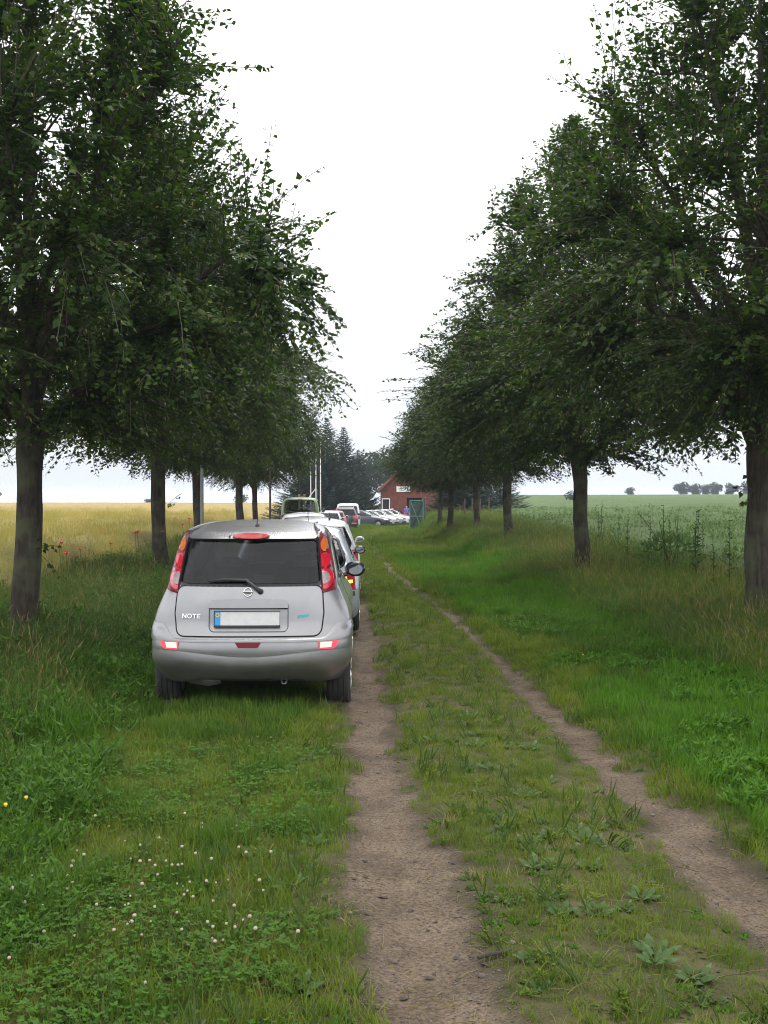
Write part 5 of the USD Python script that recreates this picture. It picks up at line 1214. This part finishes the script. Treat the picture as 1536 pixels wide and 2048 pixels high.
# short turf of the lane
rows = []; y_ = 3.2; rng = np.random.default_rng(101)
while y_ < 97:
    c_ = .108 * float(np.interp(y_, [3, 8, 20, 60, 96], [.92, 1.12, 1.7, 3.0, 3.8]))
    xs_ = np.arange(-4.6, 4.1, c_); xs_ = xs_[np.abs(xs_) < y_ * .36 + 1.0]
    rows.append(np.column_stack([xs_ + rng.uniform(-.45, .45, len(xs_)) * c_, y_ + rng.uniform(-.45, .45, len(xs_)) * c_])); y_ += c_
X, Y = np.vstack(rows).T
d = dirt_amount(X, Y)
rng = np.random.default_rng(7); u = rng.uniform(0, 1, len(X))
keep = (d < .24 + .32 * u) & free_of_cars(X, Y) & ~((X < -3.9) & (Y > 13))
bare = noise2(X, Y, 2.2, 61)
keep &= ~((np.abs(X - (LTf(Y) + RTf(Y)) / 2) < .8) & (bare < .34) & (u < .6))
X, Y = X[keep], Y[keep]
mid = (X > LTf(Y)) & (X < RTf(Y))
edge = dirt_amount(X, Y) > .02
brt = (X > RTf(Y) + .45) & (noise2(X, Y, .6, 71) + .12 * sstep(1.9, 3.0, X) > .53) & (Y < 40)
olive = mid | edge | ((X > -.75) & (X < 2.2) & (noise2(X, Y, .8, 72) > .40)) | ((Y > 30) & (noise2(X, Y, .5, 73) > .4))
olive |= (np.abs(X + 1.22 - .02 * Y) < .13) & (Y < 9) | ((X < -.75) & (Y < 9) & (noise2(X, Y, 1.4, 74) > .56))
olive &= ~brt
sc = np.interp(Y, [3, 8, 20, 60, 96], [.92, 1.12, 1.7, 3.0, 3.8])
low = np.where(mid | edge, .66, 1.0) * np.where(under_cars(X, Y), .8, 1.0)
G1 = [(blades(150, .125, .025, .09, .0045, 1.0, 1), 'grass_olive'), (blades(140, .125, .03, .12, .0045, .9, 2), 'grass_olive'), (blades(120, .125, .02, .07, .004, 1.1, 3), 'grass_olive'), (blades(130, .125, .02, .07, .0045, 1.0, 4), 'grass_olive')]
G2 = [(blades(160, .125, .04, .14, .005, .8, 5), 'grass_green'), (blades(150, .125, .04, .12, .005, .9, 6), 'grass_green'), (blades(130, .125, .03, .10, .005, .9, 7), 'grass_olive')]
G3 = [(blades(150, .125, .05, .16, .006, .8, 8), 'grass_bright'), (blades(140, .125, .05, .14, .006, .8, 9), 'grass_bright'), (blades(130, .125, .05, .13, .005, .9, 10), 'grass_green')]
scatter('short_grass', G1, X[olive], Y[olive], (sc * low)[olive], 11, 'short worn olive turf along and between the wheel tracks', 'grass')
g = ~olive & ~brt
scatter('green_grass', G2, X[g], Y[g], (sc * low)[g], 12, 'soft green turf in front of and beside the queue of cars', 'grass')
scatter('bright_grass', G3, X[brt], Y[brt], sc[brt], 13, 'lush bright green turf right of the right wheel track', 'grass')

# long verge grass under both rows of trees
def verge(seed, n, x0f, x1f, y0, y1, pw=1.0):
    rng = np.random.default_rng(seed)
    Y = y0 * (y1 / y0) ** rng.uniform(0, 1, n); X = x0f(Y) + (x1f(Y) - x0f(Y)) * rng.uniform(0, 1, n)
    k = np.abs(X) < Y * .36 + 1.5
    return X[k], Y[k]
T1 = [(blades(110, .40, .25, .62, .0045, 1.2, 21, head=.35, segs=3), 'tall_green'), (blades(80, .42, .25, .66, .0035, 1.2, 22, head=.45, segs=3), 'grass_dry'), (blades(130, .38, .20, .50, .006, 1.2, 23), 'tall_green'), (blades(110, .38, .2, .55, .006, 1.1, 24), 'grass_green'), (cluster(herb(35, 30, .40, .07, .38, .14, 7), 4, .36, 1), 'herb_leaf'), (blades(130, .38, .15, .45, .005, 1.3, 29), 'grass_green'), (blades(110, .4, .2, .5, .005, 1.2, 30, head=.2), 'tall_green'), (cluster(herb(44, 30, .44, .06, .4, .14, 7), 4, .36, 9), 'tall_green'), (cluster(herb(45, 26, .36, .08, .45, .14, 6), 4, .36, 10), 'herb_leaf')]
T2 = [(blades(60, .42, .25, .66, .0036, 1.3, 25, head=.5), 'grass_dry'), (blades(120, .4, .2, .52, .0045, 1.3, 26, head=.2), 'grass_olive'), (blades(130, .4, .2, .58, .005, 1.2, 27, head=.2), 'tall_green'), (blades(120, .4, .2, .5, .005, 1.2, 28), 'tall_green'), (cluster(herb(36, 28, .34, .065, .38, .14, 7), 4, .36, 2), 'herb_leaf'), (blades(130, .4, .15, .45, .005, 1.3, 39), 'grass_green')]
X, Y = verge(201, 1700, lambda Y: LEDGE(Y) - .5, lambda Y: np.interp(Y, [5, 9, 14, 25, 60], [-2.7, -2.6, -2.75, -3.3, -4.6]), 6.0, 75)
hs = np.interp(Y, [5, 9, 12, 16, 30, 75], [.45, .7, .9, .72, .72, .8])
scatter('tall_grass', T1, X, Y, hs * np.interp(Y, [10, 60], [1, 1.15]), 14, 'long seeding verge grass among the left row of trees', 'grass')
X, Y = verge(202, 2000, lambda Y: np.interp(Y, [5, 10, 14, 24, 40, 80], [3.9, 3.3, 3.05, 2.9, 2.9, 2.4]), lambda Y: REDGE(Y) + .4, 8.0, 85)
hs = np.interp(X - np.interp(Y, [5, 10, 14, 24, 40, 80], [3.9, 3.3, 3.05, 2.9, 2.9, 2.4]), [0, .5, 1.5], [.55, .85, 1.0])
scatter('tall_grass', T2, X, Y, hs, 15, 'tan and green seeding grass on the bank under the right row of trees', 'grass')
# leafy herbs and nettles low on the left
HB = [(cluster(herb(31, 34, .20, .048, .45, .11, 8), 3, .2, 3), 'herb_leaf'), (cluster(herb(32, 30, .26, .058, .38, .12, 8), 3, .2, 4), 'herb_leaf'), (cluster(herb(33, 34, .15, .042, .6, .12, 8), 3, .2, 5), 'herb_leaf'), (blades(90, .22, .12, .34, .006, 1.0, 34), 'grass_green'), (blades(80, .22, .10, .30, .006, 1.1, 37), 'grass_bright')]
X, Y = verge(203, 2000, lambda Y: np.full_like(Y, -5.2), lambda Y: np.interp(Y, [4, 6, 8, 13], [-1.35, -1.6, -2.05, -2.5]), 3.6, 16)
k = noise2(X, Y, 1.2, 81) > .46
scatter('herbs', HB, X[k], Y[k], np.interp(Y[k], [4, 8], [.55, 1.1]), 16, 'low leafy herbs and nettles at the left edge of the turf', 'herbs')
X, Y = verge(204, 900, lambda Y: np.full_like(Y, 2.6), lambda Y: np.full_like(Y, 5.6), 7.0, 30)
k = noise2(X, Y, 1.0, 82) > .5
scatter('herbs', HB, X[k], Y[k], 1.0, 17, 'leafy herbs along the foot of the right bank', 'herbs')
# small weeds and stray longer blades that break up the worn turf
X, Y = spread_pts(208, 6500, -1.2, 3.3, 3.3, 30)
k = (dirt_amount(X, Y) < .45) & (noise2(X, Y, 1.7, 84) > .40)
scatter('small_weeds', [(rosette(5, 7, .035, .5), 'plantain_leaf'), (herb(38, 16, .05, .024, .5, .06, 5), 'grass_olive'), (rosette(9, 6, .022, .4), 'grass_bright'), (blades(10, .05, .07, .17, .0035, .9, 40, head=.3), 'tall_green'), (blades(14, .06, .05, .14, .003, 1.2, 43), 'grass_dry')], X[k], Y[k], .95, 23, 'small broad leaved weeds and stray stalks in the worn turf', 'weeds')
X, Y = verge(209, 2600, lambda Y: RTf(np.clip(Y, 0, 99)) + .5, lambda Y: np.interp(Y, [5, 10, 14, 24, 40], [4.3, 3.6, 3.3, 3.1, 3.0]), 5.0, 24)
k = noise2(X, Y, 1.0, 85) > .46
scatter('herbs', [(cluster(rosette(7, 7, .06, .9), 4, .14, 11), 'grass_bright'), (cluster(herb(46, 16, .12, .05, .5, .08, 5), 4, .14, 12), 'grass_bright')], X[k], Y[k], 1.0, 24, 'lush low leafy weeds in the bright turf on the right', 'weeds')
# clover mats
X, Y = verge(205, 1900, lambda Y: np.full_like(Y, -2.4), lambda Y: np.full_like(Y, -.35), 3.4, 8)
k = (noise2(X, Y, 1.6, 83) > .42) & (dirt_amount(X, Y) < .1)
scatter('clover', [(clover_patch(41, 12, .14), 'herb_leaf'), (clover_patch(42, 9, .15), 'grass_bright'), (clover_patch(43, 7, .15), 'grass_green')], X[k], Y[k], .8, 18, 'mats of white clover leaves in the left turf', 'clover')
# crops
BL = [(blades(60, .30, .62, .86, .006, .35, 51, head=1.0), 'barley_green'), (blades(60, .30, .60, .84, .006, .4, 52, head=1.0), 'barley_gold'), (blades(60, .30, .6, .85, .006, .4, 53, head=1.0), 'barley_green')]
X, Y = verge(206, 4200, lambda Y: LEDGE(Y) - 22, lambda Y: LEDGE(Y) - .1, 9, 95)
scatter('barley', BL, X, Y, np.interp(Y, [10, 90], [.92, 1.0]), 19, 'standing barley stalks with bowed ears at the near side of the field', 'barley')
CR = [(cluster(crop_plant(61), 4, .3, 6), 'crop_leaf'), (cluster(crop_plant(62), 4, .3, 7), 'crop_leaf'), (cluster(crop_plant(63), 4, .3, 8), 'tall_green')]
X, Y = verge(207, 2400, lambda Y: REDGE(Y) + .0, lambda Y: REDGE(Y) + 22, 9, 95)
scatter('crop_plants', CR, X, Y, np.interp(Y, [10, 90], [1.15, 1.2]), 20, 'leafy green crop plants at the near side of the right field', 'crop')

# dead leaves and straws on the tracks and thin turf
X, Y = spread_pts(210, 2600, -.5, 2.1, 3.4, 18)
k = noise2(X, Y, 1.3, 86) > .45
rl = np.random.default_rng(12)
flat_leaf = leaves(np.zeros((1, 3)), np.array([[1, 0, .12]]), np.array([[0, 1.0, 0]]), np.array([.035]), np.array([.02]), rl, .5)
straw = tubes(np.array([[[-.04, 0, .003], [0, .004, .006], [.05, 0, .003]]]), np.full((1, 3), .0011), 3)
scatter('litter', [(flat_leaf, 'twig_wood'), (straw, 'grass_dry'), (straw, 'grass_dry'), (straw, 'twig_wood')], X[k], Y[k], 1.0, 25, 'dead leaves, straws and bits of twig on the bare ground', 'litter', .004)
# single weeds at the edge of the green field
WD = 'tall dark weeds at the edge of the green field'
w1 = None
rng = np.random.default_rng(55)
for i in range(18):
    Y = float(np.array([17.6, 18.4, 19.6, 23.5, 26.0, 33.0])[i % 6] + rng.normal(0, .55)); X = float(REDGE(Y) + rng.normal(-.1, .35))
    if i in (0, 1): X = 6.05 + .25 * i; Y = 17.2 + i * .6
    lab = 'tall dark upright weed at the edge of the green field'
    if w1 is None:
        w1 = thing('tall_weed', lab, 'weed', gl(X, Y), 0, WD); obj('stalk_and_leaves', tall_weed(7, 1.25), 'weed_dark', w1)
    else: dup(w1, lab, gl(X, Y), rng.uniform(0, 360), rng.uniform(.75, 1.15))
bush = thing('leafy_bush', 'rounded bright green leafy bush between the second right trunk and the tall weeds', 'bush', gl(5.35, 21.5), 0)
r_ = np.random.default_rng(9); n = 900; dv = unit(r_.normal(0, 1, (n, 3))); P_ = dv * r_.uniform(.6, 1, n)[:, None] * [.62, .55, .45] + [0, 0, .50]
ax_ = unit(dv + [0, 0, .5] + r_.normal(0, .5, (n, 3))); sz_ = r_.uniform(.06, .12, n)
obj('leaves', leaves(P_, ax_, unit(np.cross(ax_, r_.normal(0, 1, (n, 3)))), sz_, sz_ * .5, r_), 'crop_leaf', bush, kind='stuff')
obj('stems', tubes(bez(np.zeros((9, 3)), r_.normal(0, .15, (9, 3)) + [0, 0, .35], r_.normal(0, .3, (9, 3)) + [0, 0, .7], np.linspace(0, 1, 5)), np.full((9, 5), .006), 4), 'weed_dark', bush)

# broad-leaved plantains in the turf
PL = 'broad leaved plantains in the turf beside the wheel tracks'
p1 = None
rng = np.random.default_rng(77)
spots = [(.98, 4.15), (1.02, 4.3), (.72, 4.7), (1.1, 4.9), (1.18, 5.6), (1.12, 6.0), (.62, 5.9), (.95, 5.3), (-.42, 5.1), (-.50, 4.6), (-.36, 5.7), (-.60, 5.5), (-.45, 6.3), (-.72, 4.1), (-.30, 4.0), (-.62, 6.0), (.88, 4.75), (.80, 6.6), (.55, 7.3), (1.0, 7.0), (-.4, 7.0), (-.55, 7.6), (.38, 8.2), (.65, 9.1), (1.1, 4.05), (.55, 4.3), (.7, 5.3)]
spots += [(float(a), float(b)) for a, b in zip(rng.uniform(.45, 1.15, 12), rng.uniform(4.2, 8.5, 12))]
for i, (X, Y) in enumerate(spots):
    if p1 is None:
        p1 = thing('plantain', 'flat rosette of broad green plantain leaves in the turf beside a wheel track', 'plantain', gl(X, Y, .02), 0, PL)
        obj('leaf_rosette', rosette(3, 9, .065, .38), 'plantain_leaf', p1, kind='stuff')
    else: dup(p1, 'flat rosette of broad plantain leaves ' + ('in the turf left of the near track' if X < .1 else 'on the grass strip between the tracks' if X < RTf(Y) - .3 else 'at the edge of the right track'), gl(X, Y, .0), rng.uniform(0, 360), rng.uniform(.7, 1.25))
# clover blossoms
CB = 'white clover blossoms in the left turf'
c1 = None
rng = np.random.default_rng(88)
px_ = [(8, 835), (20, 1848), (48, 1830), (60, 1612), (80, 1617), (123, 1602), (110, 1588), (95, 1828), (80, 1750), (75, 1667), (118, 1675), (60, 1790), (165, 1760), (143, 1775), (140, 1784), (158, 1790), (108, 1822), (278, 1775), (297, 1767), (313, 1795), (330, 1766), (308, 1780), (342, 1778), (354, 1776), (362, 1774), (352, 1810), (364, 1812), (378, 1810), (373, 1826), (366, 1838), (384, 1843), (258, 1835), (247, 1852), (254, 1854), (282, 1825), (307, 1868), (252, 1898), (218, 1858), (424, 1912), (422, 1925), (438, 1929), (428, 1942), (451, 1901), (455, 1798), (430, 1808), (472, 1685), (402, 1690), (368, 1674), (288, 2022), (225, 1920), (14, 1975), (215, 1685), (188, 1676), (402, 1697), (498, 1894), (595, 1930)]
rx = np.random.default_rng(66)
px_ += [(float(a), float(b)) for a, b in zip(rx.uniform(5, 560, 40), 1640 + 330 * rx.beta(2, 2, 40))]
for (u_, v_) in px_[1:]:
    Y = EYE * 2300 / (v_ - 990 - 10); X = (u_ - 768) / 2300 * Y
    if c1 is None:
        c1 = thing('clover_blossom', 'small round white clover blossom on a short stem in the left turf', 'flower', gl(X, Y), 0, CB)
        ic = trimesh.creation.icosphere(2); dv = np.array(ic.vertices); nr_ = .75 + .35 * meshkit.noise(dv * 9 + 3)
        obj('blossom', (dv * nr_[:, None] * [.0105, .0105, .0095] + [0, 0, .115], np.array(ic.faces)), 'flower_white', c1)
        obj('stem', tube([(0, 0, 0), (.004, 0, .06), (0, 0, .11)], [.0016] * 3, 4), 'grass_green', c1)
    else: dup(c1, 'small round white clover blossom on a short stem in the left turf', gl(X, Y), rng.uniform(0, 360), rng.uniform(.42, .8))
# poppies
def poppy(label, X, Y, h, first=[None]):
    if first[0] is None:
        o = first[0] = thing('poppy', label, 'poppy', gl(X, Y), 0, 'red poppies along the barley edge')
        a = np.arange(8) * 2.4; ax = unit(np.column_stack([np.cos(a), np.sin(a), np.tile([.45, 1.6], 4)])); sd = unit(np.cross(ax, [0, 0, 1.0]))
        obj('petals', leaves(np.tile([0, 0, 1.0], (8, 1)), ax, sd, np.full(8, .052), np.full(8, .055), None, -.4), 'poppy_red', o)
        obj('heart', (np.array(trimesh.creation.icosphere(1).vertices) * .011 + [0, 0, 1.012], np.array(trimesh.creation.icosphere(1).faces)), 'plate_ink', o)
        obj('stem', tube([(0, 0, 0), (.03, .01, .5), (0, 0, 1.0)], [.003] * 3, 4), 'grass_green', o)
    else: dup(first[0], label, gl(X, Y), X * 77 % 360, (1.4, 1.4, h))
for lab, X, Y, h in [('left poppy of the bright pair before the large left trunk', -5.05, 18.0, .88), ('upper poppy of the bright pair before the large left trunk', -5.10, 18.05, .93), ('right poppy of the bright cluster near the large left trunk', -4.98, 18.0, .83), ('poppy high in the barley left of the second trunk', -5.15, 24.0, 1.0), ('second poppy high in the barley left of the second trunk', -5.22, 24.1, .98), ('small poppy lower down between the two left trunks', -5.35, 22.5, .80), ('faded poppy in the grey weeds between the two left trunks', -5.55, 21.0, .78), ('faded poppy left of the grey weeds between the left trunks', -5.75, 20.8, .74), ('poppy just right of the second left trunk', -5.0, 26.0, .95), ('poppy at the foot of the grey metal pole', -5.75, 34.0, 1.1), ('poppy between the second trunk and the metal pole', -5.6, 32.0, .95), ('small poppy at the left edge of the picture', -6.2, 18.3, .7)]: poppy(lab, X, Y, h)
# yellow flowers
for lab, X, Y, h in [('tall yellow hawkweed flower at the left edge of the turf', -1.80, 5.45, 1.0), ('second hawkweed, more orange and lower, at the left edge of the turf', -1.78, 5.7, .9), ('yellow flower low in the bright turf on the right', 2.08, 12.0, .45), ('second yellow flower further up the bright turf', 1.62, 16.5, .4)]:
    o = thing('yellow_flower', lab, 'flower', gl(X, Y), 0, None, (1, 1, h))
    obj('stem', tube([(0, 0, 0), (.02, 0, .14), (0, 0, .27)], [.002] * 3, 4), 'grass_green', o)
    obj('flower_head', tube([(0, 0, .265), (0, 0, .275), (0, 0, .283)], [.003, .009, .0075], 10), 'flower_yellow', o)

# stones on the tracks
rng = np.random.default_rng(5)
ic = trimesh.creation.icosphere(1)
def pebble(seed):
    v = np.array(ic.vertices); return v * (.7 + .6 * meshkit.noise(v * 1.7 + seed * 9.1))[:, None] * [1, .8, .55], np.array(ic.faces)
n = 26000
Y = 3.4 * (22 / 3.4) ** rng.uniform(0, 1, n); lr = rng.uniform(0, 1, n) < .55
wd = rng.normal(0, .20, n); X = np.where(lr, LTf(Y), RTf(Y)) + wd
k = dirt_amount(X, Y) > .4
kk = k & (rng.uniform(0, 1, n) < .25 + 2.6 * np.abs(wd))
scatter('gravel', [(pebble(1), 'stone'), (pebble(2), 'stone'), (pebble(3), 'flower_pink' if False else 'stone')], X[kk], Y[kk], rng.uniform(.0014, .0052, kk.sum()) * np.interp(Y[kk], [4, 20], [1, 1.6]) , 21, 'fine gravel strewn on the bare wheel tracks', 'gravel', .002)
s1 = None
for lab, X, Y, s_ in [('pale flat stone in the middle of the left track', .36, 4.18, .018), ('grey blue stone at the left side of the near track', .04, 4.32, .014), ('white stone at the edge of the near track', .30, 4.0, .011), ('dark stone beside the short stick', .50, 4.45, .016), ('small pale stone on the right track', 1.50, 6.4, .014), ('pale stone in the turf between the tracks', .95, 5.62, .018), ('grey stone at the left edge of the near track', -.14, 4.75, .013), ('light stone low on the left edge of the near track', -.02, 3.92, .016)]:
    o = thing('stone', lab, 'stone', gl(X, Y, .004), 30 * Y, None)
    v, f = pebble(int(Y * 10)); obj('stone_body', (v * s_, f), 'stone', o, smooth=True)
stick = thing('stick', 'short dark stick lying across the right edge of the near wheel track', 'stick', gl(.42, 4.33, .012), 20)
obj('wood', tube([(-.07, 0, 0), (-.02, .006, .004), (.03, .0, .006), (.08, .012, .01)], [.008, .009, .007, .005], 7), 'twig_wood', stick, smooth=True)
obj('side_twig', tube([(.0, .004, .006), (.02, .03, .01), (.03, .05, .012)], [.004, .003, .002], 5), 'twig_wood', stick)
